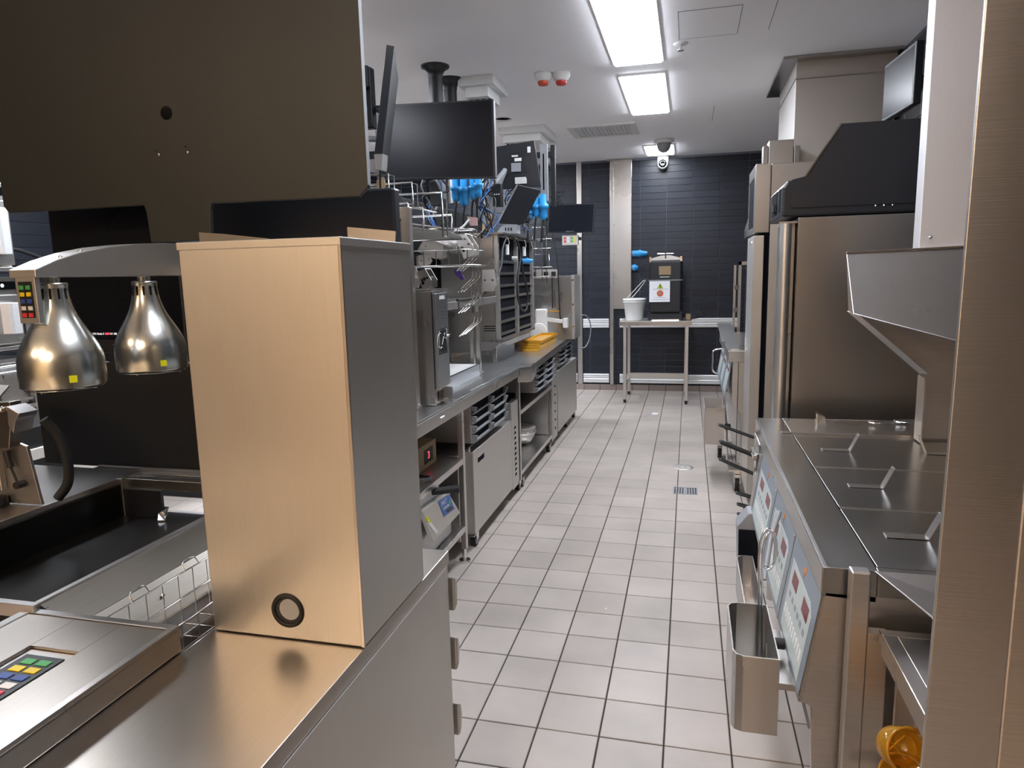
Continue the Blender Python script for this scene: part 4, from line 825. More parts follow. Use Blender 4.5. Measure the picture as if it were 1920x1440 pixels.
# under-counter fridges with drawer racks
def fridge(y0, y1, dy0, dy1, vy0, vy1, ztop, lab, handle, nl=10, x=-1.10):
    t = thing('counter_fridge', lab, 'fridge', (-1.4, (y0 + y1) / 2, 0), 'counter fridges of the left line')
    build('cabinet_body', G().box(-1.74, x - .05, y0, y1, .085, ztop), STS, t, .002)
    d = build('door', G().box(x - .05, x, dy0, dy1, .09, ztop - .005), STS, t, .004)
    if handle: build('handle_recess', G().box(x - .002, x + .001, dy0 + .08, dy0 + .2, ztop - .085, ztop - .055), SLD, d); build('recess_rim', G().box(x - .001, x + .003, dy0 + .078, dy0 + .202, ztop - .056, ztop - .053), ST, d)
    build('hinge', G().cyl((x - .025, dy0 + .01, ztop - .006), (x - .025, dy0 + .01, ztop + .02), .008, n=8), CHR, t)
    v = build('vent_panel', G().box(x - .05, x - .004, vy0, vy1, .07, ztop + .1), STS, t, .002)
    ym = (vy0 + vy1) / 2
    for k in range(nl):
        z = .15 + k * (ztop - .2) / nl * 1.0
        build('vent_louvre', G().prism('x', [(ym - .03, z), (ym + .03, z), (ym + .01, z + .018), (ym - .01, z + .018)], x - .006, x - .003), SLD, v)
    return t
f1 = fridge(3.32, 4.47, 3.43, 4.26, 4.28, 4.46, .555, 'counter fridge with plain grey door and slot handle, nearest of the left line', True)
f2 = fridge(5.70, 6.99, 5.93, 6.98, 5.71, 5.90, .64, 'counter fridge with tall bright door at the far end of the left line', False, 6)
build('toe_bracket', G().box(-1.16, -1.10, 4.45, 4.5, .06, .085), ST, f1)
for y, r in ((4.52, .036), (3.5, .036)): caster(-1.13, y, f1, r)
for y, r in ((6.55, .045), (7.03, .05)): caster(-1.145, y, f2, r)
for y in (5.8,): caster(-1.2, y, f2, .035)
for y in (3.5, 4.4): caster(-1.68, y, f1, .036)
for y in (5.8, 6.9): caster(-1.68, y, f2, .036)
def drawer_rack(y0, y1, z0, z1, rows, lab, x=-1.075, dep=.5):
    t = thing('drawer_rack', lab, 'rack', (-1.3, (y0 + y1) / 2, z0), 'stepped drawer racks under the worktop')
    c = build('rack_case', G().box(x - dep, x - .03, y0, y1, z0, z1), STS, t, .002)
    ym = (y0 + y1) / 2; h = (z1 - z0) / rows
    for r in range(rows):
        for a, b in ((y0, ym), (ym, y1)):
            s = build('slot', G().box(x - .032, x - .028, a + .012, b - .012, z0 + r * h + .006, z0 + (r + 1) * h - .004), SLD, t)
            f = G().prism('y', [(x - .03, z0 + r * h), (x - .012, z0 + r * h + .003), (x - .012, z0 + r * h + .010), (x - .03, z0 + r * h + .010)], a, b)
            build('slot_lip', f, PLG, t)
            for yy, sg in ((a + .012, 1), (b - .012, -1)):
                build('slot_cheek', G().slab([(x - .03, yy, z0 + r * h + .005), (x - .010, yy + .010 * sg, z0 + r * h + .006), (x + .004, yy - .004 * sg, z0 + (r + 1) * h - .010), (x - .03, yy - .012 * sg, z0 + (r + 1) * h - .004)], (0, 1, 0), .010 * sg), PLG, t)
    return t
drawer_rack(3.42, 4.10, .60, .805, 4, 'stepped grey drawer rack above the nearest counter fridge')
drawer_rack(4.87, 5.55, .625, .815, 4, 'stepped grey drawer rack above the open middle bay', -1.05)
drawer_rack(6.02, 6.74, .665, .828, 4, 'stepped grey drawer rack above the farthest counter fridge', -1.09)
t2 = bay(4.50, 5.68, (.135, .56), 'open stainless shelf bay on casters in the middle of the left line')
build('side_panel', G().box(-1.70, -1.13, 5.62, 5.63, .14, .8), STP, t2)
for y in (4.6, 5.58): caster(-1.125, y, t2, .032); caster(-1.66, y, t2, .032)
t = thing('small_mixer', 'squat steel appliance standing on the lower shelf of the middle bay', 'appliance', (-1.3, 5.3, .136))
build('bowl', G().lathe((-1.30, 5.30, .136), [(.06, 0), (.09, .02), (.12, .07), (.13, .13), (.125, .14), (0, .14)], 20), STS, t); build('bowl_ring', G().lathe((-1.30, 5.30, .23), [(.131, 0), (.137, .008), (.131, .016)], 20), CHR, t); build('head', G().box(-1.38, -1.30, 5.22, 5.34, .276, .42), PLG, t, .006)
# vertical toaster and the post before it
t = thing('toaster', 'tall narrow stainless vertical toaster with black symbol label', 'toaster', (-1.2, 3.05, .883))
build('body', G().box(-1.50, -1.135, 3.0, 3.17, .884, 1.417), STV, t, .004); build('front_cover', G().box(-1.135, -1.118, 3.005, 3.165, .96, 1.405), STT, t, .003)
build('cover_gap', G().box(-1.138, -1.134, 2.999, 3.0, .96, 1.41), GLO, t); build('outlet_slot', G().box(-1.134, -1.131, 3.03, 3.14, .90, .945), GLO, t); build('outlet_lip', G().box(-1.131, -1.112, 3.03, 3.14, .90, .906), ST, t)
lb = build('symbol_label', G().box(-1.1175, -1.1165, 3.02, 3.135, 1.12, 1.24), BLK, t)
g = G().tube([(-1.116, 3.0 + .04 + .04 * math.cos(a), 1.185 + .035 * math.sin(a)) for a in [PI * .45 + i * .25 for i in range(16)]], .0022, 5); build('label_mark', g, WHT, lb)
build('label_mark', G().tube([(-1.116, 3.06, 1.165), (-1.116, 3.085, 1.20), (-1.116, 3.11, 1.19)], .002, 5), WHT, lb); build('label_mark', G().lathe((-1.1165, 3.10, 1.212), [(.007, 0), (0, .001)], 12, 'x'), WHT, lb)
build('label_border', G().tube([(-1.1163, 3.027, 1.127), (-1.1163, 3.128, 1.127), (-1.1163, 3.128, 1.233), (-1.1163, 3.027, 1.233)], .0012, 4, True), WHT, lb)
build('white_sticker', G().box(-1.1175, -1.1168, 3.05, 3.12, 1.375, 1.392), WHT, t)
for k in range(4): build('vent_line', G().box(-1.1178, -1.1165, 3.03, 3.14, 1.29 + k * .01, 1.293 + k * .01), STD, t)
build('door_screw', G().cyl((-1.118, 3.155, 1.20), (-1.108, 3.155, 1.20), .005, n=8), CHR, t); build('latch', G().cyl((-1.14, 3.0, .93), (-1.14, 2.985, .93), .006, n=8), CHR, t)
build('top_flange', G().box(-1.50, -1.118, 2.996, 3.172, 1.417, 1.423), ST, t)
t = thing('upright_post', 'tall stainless slotted post between steel box and toaster', 'post', (-1.2, 2.95, 0))
build('post', G().box(-1.235, -1.195, 2.92, 2.955, .884, 1.785), STV, t, .002); build('post_web', G().box(-1.245, -1.235, 2.935, 2.945, .884, 1.72), STD, t)
build('crossbar', G().box(-1.60, -1.235, 2.925, 2.955, 1.745, 1.785), STS, t, .002)
for z in (1.0, 1.1, 1.2, 1.3, 1.4, 1.5): build('slot', G().box(-1.243, -1.239, 2.9185, 2.9205, z, z + .04), GLO, t)
build('post_foot', G().box(-1.25, -1.19, 2.90, 2.96, .8835, .893), ST, t)
t = thing('rear_post', 'short stainless double post standing on the worktop beside the lined tray', 'post', (-1.27, 4.1, .883))
for x in (-1.295, -1.255): build('post', G().box(x - .012, x + .012, 4.08, 4.11, .884, 1.30), STV, t, .002)
build('post_foot', G().box(-1.32, -1.235, 4.06, 4.13, .883, .892), ST, t)
t = thing('shelf_bar', 'horizontal stainless shelf rail above the lined tray', 'rail', (-1.4, 3.8, 1.3))
build('shelf', G().box(-1.765, -1.262, 3.3, 4.5, 1.325, 1.335), ST, t); build('front_bar', G().box(-1.262, -1.245, 3.3, 4.5, 1.30, 1.342), STS, t, .002); build('joint', G().box(-1.246, -1.243, 3.70, 3.71, 1.30, 1.342), BLK, t)
t = thing('lined_tray', 'shallow stainless tray lined with white plastic on the worktop', 'tray', (-1.4, 3.9, .883))
build('tray_base', G().box(-1.72, -1.21, 3.3, 3.95, .8895, .894), ST, t)
build('tray_wall', G().box(-1.215, -1.208, 3.3, 3.95, .889, .955), STT, t, .001); build('tray_wall', G().box(-1.72, -1.715, 3.3, 3.95, .889, .955), STT, t); build('tray_wall', G().box(-1.715, -1.215, 3.945, 3.95, .889, .955), STT, t); build('tray_wall', G().box(-1.715, -1.215, 3.3, 3.305, .889, .955), STT, t)
vs = []; nx = 10
for i in range(nx + 1):
    for j in range(nx + 1):
        x = -1.71 + .49 * i / nx; y = 3.31 + .63 * j / nx; e = max(abs(i - 5), abs(j - 5)) == 5
        vs.append((x, y, .957 if e else .93 + random.uniform(-.006, .012)))
build('liner', G().add(vs, [(i * 11 + j, i * 11 + j + 1, i * 11 + j + 12, i * 11 + j + 11) for i in range(10) for j in range(10)], True), WHT, t)
build('liner_mark', G().tube([(-1.30, 3.50, .947), (-1.285, 3.53, .965)], .004), RED, t)
t = thing('back_appliance', 'pale steel appliance behind the lined tray under the shelf rail', 'appliance', (-1.6, 3.9, .9))
build('case', G().box(-1.76, -1.60, 3.35, 4.45, .96, 1.295), STN, t, .004); build('case_foot', G().box(-1.76, -1.73, 3.96, 4.4, .883, .96), BLK, t)
solo('appliance_hose', G().tube(bez([(-1.585, 3.98, 1.29), (-1.57, 4.0, 1.2), (-1.575, 4.02, 1.08), (-1.585, 4.02, .99), (-1.56, 4.03, .90)], 6), .014), RUB, 'black hose running down behind the hook rack', 'hose')
# wire step racks
def wire(t, pts, r=.0042, name='wire', mat=None): return build(name, G().tube(pts, r, 6), mat or CHR, t)
t = thing('step_rack', 'stair-stepped stainless wire rack above the upright post', 'rack', (-1.25, 2.95, 1.7))
for x0, x1, z, zb, y in ((-1.60, -1.31, 1.937, 1.79, 2.98), (-1.60, -1.207, 1.897, 1.79, 3.0), (-1.60, -1.083, 1.852, 1.66, 3.04), (-1.60, -1.225, 1.806, 1.79, 2.985)):
    wire(t, [(x0, y, z), (x1, y, z), (x1, y, zb)], .0055); wire(t, [(x1, y, z), (x1, y + .06, z), (x1, y + .06, zb)], .003)
wire(t, [(-1.60, 2.975, 1.79), (-1.207, 3.0, 1.79), (-1.207, 3.30, 1.79)]); wire(t, [(-1.083, 3.04, 1.66), (-1.083, 3.34, 1.66), (-1.5, 3.34, 1.66)])
t = thing('step_rack', 'lower wire rack with sloping zigzag slats left of the holding cabinet', 'rack', (-1.2, 3.3, 1.6))
for x1, z, y in ((-1.268, 1.815, 3.28), (-1.135, 1.778, 3.32)):
    wire(t, [(-1.62, y, z), (x1, y, z), (x1, y, 1.70)], .0055)
wire(t, [(-1.62, 3.30, 1.785), (-1.133, 3.30, 1.708)], .005)
for k in range(4): build('slat', G().slab([(-1.62, 3.31 + k * .07, 1.765 - k * .012), (-1.14, 3.31 + k * .07, 1.695 - k * .006), (-1.14, 3.36 + k * .07, 1.685 - k * .006), (-1.62, 3.36 + k * .07, 1.72 - k * .012)], (0, 0, 1), .003), STS, t)
# tool rack with sheet-metal tools
t = thing('tool_rack', 'chrome wire basket shelf holding loose steel tools beside the toaster', 'rack', (-1.3, 3.6, 1.45))
wire(t, [(-1.62, 3.55, 1.535), (-1.115, 3.55, 1.535), (-1.115, 3.85, 1.535), (-1.62, 3.85, 1.535)], .006)
wire(t, [(-1.62, 3.55, 1.618), (-1.135, 3.55, 1.618), (-1.135, 3.85, 1.618)], .003); 
for x in (-1.38, -1.31, -1.24, -1.18, -1.135): wire(t, [(x, 3.55, 1.535), (x, 3.55, 1.618)], .0028)
for k in range(7): wire(t, [(-1.58 + k * .07, 3.55, 1.537), (-1.58 + k * .07, 3.85, 1.537)], .002)
t = thing('hook_rack', 'oval-topped chrome rack with three tiers of upturned hooks', 'rack', (-1.2, 3.9, 1.3))
g = G().tube(bez([(-1.60, 3.85, 1.735), (-1.40, 3.80, 1.748), (-1.22, 3.83, 1.742), (-1.195, 3.93, 1.738), (-1.25, 4.03, 1.745), (-1.42, 4.06, 1.748), (-1.60, 4.03, 1.745)], 6), .005); build('top_ring', g, CHR, t)
g = G().tube(bez([(-1.60, 3.85, 1.70), (-1.40, 3.80, 1.713), (-1.22, 3.83, 1.707), (-1.195, 3.93, 1.70)], 6), .003); build('lower_ring', g, CHR, t)
for y in (3.80, 3.87, 3.94, 4.01): wire(t, [(-1.197, y, 1.74), (-1.195, y, 1.30)], .0022, 'upright_wire')
for z in (1.625, 1.505, 1.385, 1.25):
    for k, y in enumerate((3.83, 3.90, 3.97)): wire(t, [(-1.193, y, z), (-1.200, y, z - .035), (-1.29 - k * .005, y, z - .115)], .0048, 'hook')
for x in (-1.5, -1.42, -1.34, -1.27): wire(t, [(x, 3.80, 1.748), (x, 3.80, 1.68)], .0025, 'upright_wire')
def tool(name, lab, c, sz, rz, ry, mat=None, holes=0):
    t = thing(name, lab, 'tool', c, 'loose steel tools on the wire racks'); a, b, h = sz; x, y, z = c
    def R_(g): return g.rot(c, 'Y', ry).rot(c, 'Z', rz)
    pr = [(x - a, z - h), (x + a * .6, z - h), (x + a, z - h * .4), (x + a * .7, z + h), (x - a * .8, z + h)]
    build('blade', R_(G().prism('y', pr, y - b, y - b + .004)), mat or ST, t, .001); build('blade', R_(G().prism('y', pr, y + b - .004, y + b)), mat or ST, t, .001)
    build('web', R_(G().box(x - a * .8, x + a * .7, y - b, y + b, z + h - .004, z + h)), STS, t)
    for k in range(holes): build('hole', R_(G().lathe((x - a * .5 + k * a * .5, y - b - .0005, z - h * .3 + k * h * .3), [(.008, 0), (0, 0)], 10, 'y')), GLO, t)
    for k in (-1, 1): build('rung', R_(G().cyl((x + k * a * .5, y - b, z), (x + k * a * .5, y + b, z), .006, n=8)), CHR, t)
    return t
tool('steel_guide', 'pierced steel guide plate standing upright on the toaster', (-1.29, 3.09, 1.475), (.05, .05, .05), 0, -8, STN, 2)
tool('steel_guide', 'second dark pierced steel guide leaning right of the first on the toaster', (-1.19, 3.10, 1.47), (.03, .04, .045), 0, -22, STD, 2)
tool('steel_scraper', 'folded steel scraper head tilted on the upper left of the tool rack', (-1.36, 3.66, 1.63), (.07, .07, .045), 10, 24, STS)
tool('steel_scraper', 'ribbed steel scraper lying across the middle of the tool rack', (-1.27, 3.70, 1.645), (.07, .05, .028), -10, 30, ST)
tool('steel_chute', 'narrow grey steel chute leaning at the right of the tool rack', (-1.17, 3.68, 1.64), (.04, .05, .06), 0, -25, STN, 1)
tool('steel_cover', 'square steel cover hanging low behind the tool rack', (-1.20, 4.2, 1.45), (.05, .03, .07), 0, 0, STN)
tool('steel_ladle', 'small curled steel tool end at the far left of the tool rack', (-1.40, 3.6, 1.57), (.04, .04, .03), 30, -10, STN)
solo('red_clip', G().box(-1.32, -1.28, 3.86, 3.9, 1.685, 1.71).rot((-1.3, 3.88, 1.7), 'Y', 30), RED, 'small red clip hanging under the hook rack ring', 'clip', .004)
solo('blue_clip', G().box(-1.38, -1.35, 3.86, 3.9, 1.70, 1.725).rot((-1.37, 3.88, 1.71), 'Y', 20), BKY, 'small navy clip beside the red clip on the hook rack', 'clip', .004)
solo('purple_scraper', G().slab([(-1.33, 3.9, 1.52), (-1.295, 3.9, 1.52), (-1.27, 3.9, 1.46), (-1.29, 3.9, 1.455), (-1.325, 3.9, 1.49)], (0, 1, 0), .006), PUR, 'purple plastic scraper hanging below the tool rack', 'scraper')
# holding cabinet
t = thing('holding_cabinet', 'stainless holding cabinet with two columns of dark slots on the left line', 'cabinet', (-1.5, 5.1, 1.0))
build('shell', G().box(-1.66, -1.28, 4.58, 5.72, 1.03, 1.75), STV, t, .003); build('recess', G().box(-1.281, -1.275, 4.60, 5.70, 1.04, 1.74), SLD, t)
for y in (4.60, 5.14, 5.68): build('frame_upright', G().box(-1.278, -1.248, y - .018, y + .018, 1.03, 1.75), STS, t, .002)
for i, z in enumerate((1.57, 1.49, 1.405, 1.325, 1.24, 1.155, 1.07)):
    for a, b in ((4.618, 5.122), (5.158, 5.662)): build('shelf_lip', G().box(-1.276, -1.262, a, b, z - .009, z + .009), STD, t, .001)
build('frame_base', G().box(-1.278, -1.248, 4.58, 5.70, 1.022, 1.042), ST, t, .001); build('top_plate', G().box(-1.67, -1.20, 4.56, 5.74, 1.75, 1.762), ST, t, .001)
build('drip_tray', G().slab([(-1.29, 4.58, 1.025), (-1.20, 4.62, .995), (-1.20, 5.30, .995), (-1.29, 5.72, 1.025)], (0, 0, 1), .004), ST, t); build('side_skirt', G().prism('y', [(-1.66, 1.03), (-1.24, 1.03), (-1.30, .97), (-1.66, .94)], 4.58, 4.585), STP, t)
for k in range(3): build('side_vent', G().box(-1.36, -1.28, 4.5785, 4.5805, 1.10 + k * .016, 1.106 + k * .016), GLO, t)
for x in (-1.62, -1.30):
    for y in (4.62, 5.66): build('leg', G().box(x - .012, x + .012, y - .012, y + .012, .882, 1.03), STV, t)
build('brown_splash', G().box(-1.67, -1.66, 4.4, 5.72, .883, 1.2), STP, t)
for y in (4.72, 4.98, 5.24, 5.46): build('hook', G().tube(bez([(-1.24, y, 1.745), (-1.215, y, 1.73), (-1.21, y + .02, 1.70), (-1.225, y + .05, 1.685)], 5), .005), CHR, t)
for y in (4.78, 5.3): build('plug_cap', G().cyl((-1.235, y, 1.69), (-1.235, y, 1.62), .014, n=10), WHT, t)
build('white_knob', G().cyl((-1.26, 5.02, 1.60), (-1.22, 5.02, 1.60), .014, n=12), WHT, t); 
plug('blue_plug', -1.27, 5.36, 1.585, .09, .02, 'small blue plug dangling inside the top of the holding cabinet', None, (.9, .4, 0))
solo('power_lead', G().tube(bez([(-1.22, 4.70, 1.73), (-1.225, 4.62, 1.66), (-1.21, 4.50, 1.53), (-1.22, 4.30, 1.42), (-1.23, 4.1, 1.36), (-1.24, 3.9, 1.348), (-1.25, 3.7, 1.346)], 8), .0085, 8), RUB, 'black lead sweeping down the side of the holding cabinet to the shelf rail', 'cable')
solo('power_lead', G().tube(bez([(-1.21, 4.97, 1.73), (-1.20, 5.03, 1.62), (-1.20, 4.93, 1.45), (-1.20, 4.92, 1.33), (-1.20, 5.02, 1.235), (-1.20, 5.16, 1.21), (-1.20, 5.24, 1.27), (-1.20, 5.22, 1.38), (-1.20, 5.1, 1.5), (-1.205, 5.04, 1.65)], 8), .008, 8), RUB, 'black lead hanging in a long loop before the holding cabinet slots', 'cable')
# amber trays, white tape arm, far cabinet
for i, (y, z, dx, lab) in enumerate(((5.30, .883, 0, 'bottom'), (5.32, .903, .008, 'second from the bottom'), (5.33, .923, .004, 'third from the bottom'), (5.35, .943, .012, 'topmost'))):
    t = thing('amber_tray', 'shallow amber plastic tray, %s of the stack on the worktop' % lab, 'tray', (-1.2, y + .35, z), 'stacked amber trays')
    x0, x1 = -1.28 + dx, -1.13 + dx; g = G().box(x0, x1, y, y + .7, z + .0005, z + .003)
    for bx in ((x0, x0 + .004, y, y + .7), (x1 - .004, x1, y, y + .7), (x0 + .004, x1 - .004, y, y + .004), (x0 + .004, x1 - .004, y + .696, y + .7)): g.box(*bx, z + .003, z + .018)
    build('tray_shell', g, YTR, t); build('tray_rim', G().tube([(x0, y, z + .0185), (x1, y, z + .0185), (x1, y + .7, z + .0185), (x0, y + .7, z + .0185)], .002, 5, True), YTR, t)
t = thing('tape_dispenser', 'white plastic dispenser with long arm beside the amber trays', 'dispenser', (-1.22, 6.05, .883))
build('disc', G().lathe((-1.30, 6.08, .965), [(0, 0), (.08, 0), (.082, .02), (.08, .04), (0, .04)], 24, 'y'), WHT, t, .002); build('body', G().box(-1.34, -1.23, 6.13, 6.18, .884, 1.17), WHT, t, .015)
build('arm', G().slab([(-1.26, 6.14, 1.10), (-1.06, 6.14, 1.065), (-1.06, 6.14, 1.035), (-1.26, 6.14, 1.06)], (0, 1, 0), .03), WHT, t, .004); build('counter_head', G().box(-1.085, -1.045, 6.12, 6.19, 1.0, 1.085), WHT, t, .004); build('yellow_levers', G().box(-1.22, -1.12, 6.12, 6.15, 1.145, 1.153), YTR, t)
build('stand_leg', G().slab([(-1.13, 6.15, 1.04), (-1.11, 6.15, 1.04), (-1.07, 6.15, .884), (-1.09, 6.15, .884)], (0, 1, 0), .01), STD, t)
t = thing('end_cabinet', 'upright stainless cabinet with capped sockets at the far end of the left worktop', 'cabinet', (-1.2, 6.4, .883))
build('case', G().box(-1.42, -1.035, 6.30, 6.62, .884, 1.46), STV, t, .003); build('edge_trim', G().box(-1.035, -1.005, 6.30, 6.62, .884, 1.465), STS, t, .002)
build('socket_panel', G().box(-1.40, -1.15, 6.27, 6.30, 1.44, 1.52), STN, t, .002); build('drip_shelf', G().prism('x', [(6.30, 1.30), (6.26, 1.295), (6.26, 1.28), (6.30, 1.28)], -1.40, -1.22), ST, t)
for x in (-1.37, -1.26, -1.19): build('socket', G().box(x - .02, x + .02, 6.262, 6.27, 1.46, 1.50), BLK, t, .002)
for z in (1.0, 1.2, 1.42): build('bolt', G().cyl((-1.02, 6.295, z), (-1.02, 6.30, z), .01, n=8), CHR, t)
g = G().tube(bez([(-1.19, 6.24, 1.84), (-1.15, 6.24, 1.6), (-1.14, 6.24, 1.4), (-1.13, 6.24, 1.1), (-1.10, 6.25, .90)], 6), .007); solo('power_lead', g, RUB, 'black lead dropping before the end cabinet', 'cable')
g = G().tube(bez([(-1.20, 6.25, 1.45), (-1.20, 6.25, 1.3), (-1.20, 6.25, 1.17)], 6), .006); solo('power_lead', g, RUB, 'second black lead hanging between end cabinet and tape dispenser', 'cable')
solo('grey_hose', G().tube(bez([(-1.004, 6.58, 1.08), (-.96, 6.72, 1.07), (-.93, 6.8, .98), (-.94, 6.82, .85), (-.98, 6.8, .76), (-1.04, 6.75, .75)], 8), .007), PLG, 'pale grey hose arching out past the far worktop end', 'hose')
t = thing('far_wire_rack', 'chrome wire frame rack beyond the holding cabinet', 'rack', (-1.2, 6.0, 1.4))
for x0, x1, z0, z1 in ((-1.42, -1.155, 1.70, 1.78), (-1.30, -1.175, 1.52, 1.65), (-1.42, -1.15, 1.46, 1.54), (-1.32, -1.21, 1.78, 1.88)): build('wire_frame', G().tube([(x0, 6.0, z0), (x1, 6.0, z0), (x1, 6.0, z1), (x0, 6.0, z1)], .004, 6, True), CHR, t)
for x, z0, z1 in ((-1.24, 1.40, 1.88), (-1.20, 1.40, 1.80), (-1.30, 1.45, 1.9), (-1.36, .885, 1.9)): wire(t, [(x, 6.0, z0), (x, 6.0, z1)], .0045)
# ================================================================== SCREENS, POLES, CABLES
def pole(x, y, lab, z0=1.99):
    t = thing('ceiling_pole', lab, 'pole', (x, y, z0), 'black ceiling poles')
    build('tube', G().cyl((x, y, z0), (x, y, ZC - .06), .040, n=20), STD, t); build('collar', G().cyl((x, y, ZC - .24), (x, y, ZC - .05), .046, n=20), BLK, t)
    build('rose', G().lathe((x, y, ZC), [(.047, -.075), (.05, -.05), (.066, -.026), (.091, -.012), (.094, -.006), (.094, 0)], 28), BLK, t); return t
pole(-1.62, 4.51, 'black ceiling pole with flared rose, nearer of the pair'); pole(-1.63, 4.83, 'black ceiling pole with flared rose, farther of the pair'); pole(-1.62, 5.6, 'black ceiling pole mostly hidden behind the wide screen edge')
def monitor(name, lab, quad, n, th, back=None, mat=None, bez_=.012, hold=None, grp=None):
    """quad: four corners (tl, tr, br, bl) of the screen face; n: outward normal"""
    q = [Vector(p) for p in quad]; n = Vector(n).normalized(); c = sum(q, Vector()) / 4
    t = thing(name, lab, 'monitor', tuple(q[3].lerp(q[2], .5)), grp)
    build('case', G().slab(q, -n, th), mat or PLA, t, .004)
    ins = [c + (p - c) * (1 - bez_ / max(.01, (p - c).length) * 1.3) + n * .0005 for p in q]
    if back != 'face': build('display', G().slab(ins, n, .0008), SCR, t)
    if hold: build('mount', G().tube([c - n * th, c - n * (th + .06), hold], .014, 8), BLK, t)
    return t
monitor('monitor', 'wide black wall-style monitor hanging under the ceiling poles', ((-1.80, 3.93, 2.475), (-1.06, 3.88, 2.44), (-1.06, 3.88, 2.02), (-1.80, 3.93, 2.055)), (.07, -1, 0), .05, hold=(-1.62, 4.48, 2.4))
# edge-on monitor
d = Vector((-.36, .93, 0)).normalized() * .42
A, B = Vector((-1.085, 2.58, 2.335)), Vector((-1.165, 2.6, 1.955)); nrm = (A - B).cross(d).normalized()
if nrm.x > 0: nrm = -nrm
t = thing('monitor', 'monitor seen edge-on tilting beside the big hanging board', 'monitor', tuple(B))
build('case', G().slab([A, A + d, B + d, B], nrm, .030), PLA, t, .004); build('edge_trim', G().slab([A + Vector((.002, -.003, 0)), B + Vector((.002, -.003, 0)), B + nrm * .028 + Vector((.002, -.003, 0)), A + nrm * .028 + Vector((.002, -.003, 0))], (0, -1, 0), .003), PLA, t)
build('lower_clip', G().slab([B + Vector((-.03, -.01, -.0)), B + Vector((.006, -.01, .0)), B + Vector((-.002, -.01, -.06)), B + Vector((-.025, -.01, -.055))], (0, 1, 0), .05), STS, t)
build('mount', G().tube([(A + B) / 2 + nrm * .03 + d * .4, (-1.30, 2.76, 2.18), (-1.34, 2.75, ZC)], .016, 8), BLK, t)
t = thing('monitor_bracket', 'black bracket box with blue cable behind the edge-on monitor', 'bracket', (-1.29, 2.72, 2.0))
build('plate', G().box(-1.33, -1.225, 2.66, 2.70, 2.07, 2.30), BLK, t, .004); build('rim', G().box(-1.29, -1.228, 2.64, 2.66, 2.22, 2.30).box(-1.33, -1.29, 2.65, 2.66, 2.05, 2.28), PLA, t, .003)
build('blue_cable', G().tube(bez([(-1.25, 2.645, 2.18), (-1.245, 2.64, 2.13), (-1.26, 2.64, 2.09), (-1.29, 2.645, 2.065)], 6), .007), BLC, t); build('white_label', G().box(-1.275, -1.26, 2.635, 2.64, 2.18, 2.225), WHT, t); build('socket_pin', G().cyl((-1.25, 2.62, 2.24), (-1.25, 2.64, 2.24), .008, n=8), CHR, t)
build('arm_bar', G().cyl((-1.32, 2.65, 2.035), (-1.2, 2.67, 2.025), .012, n=10), PLG, t); build('arm_bar', G().box(-1.26, -1.215, 2.66, 2.69, 1.955, 1.98), BLK, t); build('drop_arm', G().box(-1.335, -1.31, 2.68, 2.71, 2.3, ZC), BLK, t)
solo('thin_lead', G().tube(bez([(-1.21, 2.68, 1.96), (-1.225, 2.70, 1.86), (-1.24, 2.75, 1.80)], 6), .004), RUB, 'thin grey lead dropping from the edge-on monitor', 'cable')
solo('cream_tab', G().slab([(-1.36, 2.96, 1.91), (-1.33, 2.96, 1.925), (-1.325, 2.96, 1.90), (-1.335, 2.96, 1.795), (-1.365, 2.96, 1.795)], (0, 1, 0), .02), CRD, 'tan cardboard tab standing in the step rack by the big board', 'tab')
# sticker-backed monitor
t = monitor('monitor', 'black monitor back carrying white stickers, facing the camera', ((-1.36, 4.98, 2.385), (-1.075, 5.0, 2.415), (-1.035, 5.02, 2.10), (-1.34, 4.98, 2.09)), (.1, -1, 0), .03, 'face', hold=(-1.3, 5.6, 2.2))
for x, z, w_, h_, mt in ((-1.235, 2.318, .045, .010, WHT), (-1.215, 2.298, .05, .022, WHT), (-1.24, 2.265, .07, .06, PLG), (-1.215, 2.165, .085, .045, WHT), (-1.12, 2.37, .022, .04, WHT)):
    build('sticker', G().box(x, x + w_, 4.972, 4.976, z - h_, z), mt, t)
for k in range(5): build('port', G().cyl((-1.13, 4.972, 2.16 + k * .02), (-1.13, 4.978, 2.16 + k * .02), .005, n=8), CHR, t)
t = thing('bracket_rail', 'dark vertical double bracket rail right of the sticker-backed monitor', 'rail', (-1.03, 5.3, 2.0))
build('rail', G().box(-1.085, -1.03, 5.24, 5.27, 2.02, 2.43), PLG, t, .002); build('rail', G().box(-1.02, -.985, 5.3, 5.34, 1.98, 2.43), BLK, t, .002); build('rail_slot', G().box(-1.065, -1.055, 5.2385, 5.24, 2.1, 2.36), GLO, t); build('rail_arm', G().box(-1.60, -1.0, 5.28, 5.31, 2.34, 2.38).box(-1.62, -1.60, 5.28, 5.62, 2.34, 2.38), BLK, t)
# tilted screens on the holding cabinet
A, B = Vector((-1.225, 4.8, 2.20)), Vector((-1.385, 4.8, 1.86)); d = Vector((-.27, .96, 0)) * .35
t = thing('monitor', 'slim tilted monitor seen edge-on standing on the holding cabinet', 'monitor', (-1.38, 4.85, 1.762))
build('case', G().slab([A, A + d, B + d, B, (A + B) / 2 + Vector((-.0, -.12, .03))], (-.9, 0, .4), .028), PLG, t, .004); build('stand', G().slab([B + Vector((-.02, 0, .05)), B + Vector((.02, 0, .05)), (-1.37, 4.8, 1.763), (-1.425, 4.8, 1.763)], (0, 1, 0), .09), CRD, t, .002)
t = monitor('monitor', 'dark tilted monitor leaning left, on a slotted grey foot on the holding cabinet', ((-1.145, 4.78, 2.09), (-1.0, 4.84, 2.055), (-1.13, 4.84, 1.825), (-1.29, 4.78, 1.835)), (.3, -1, 0), .03, 'face', mat=PLA)
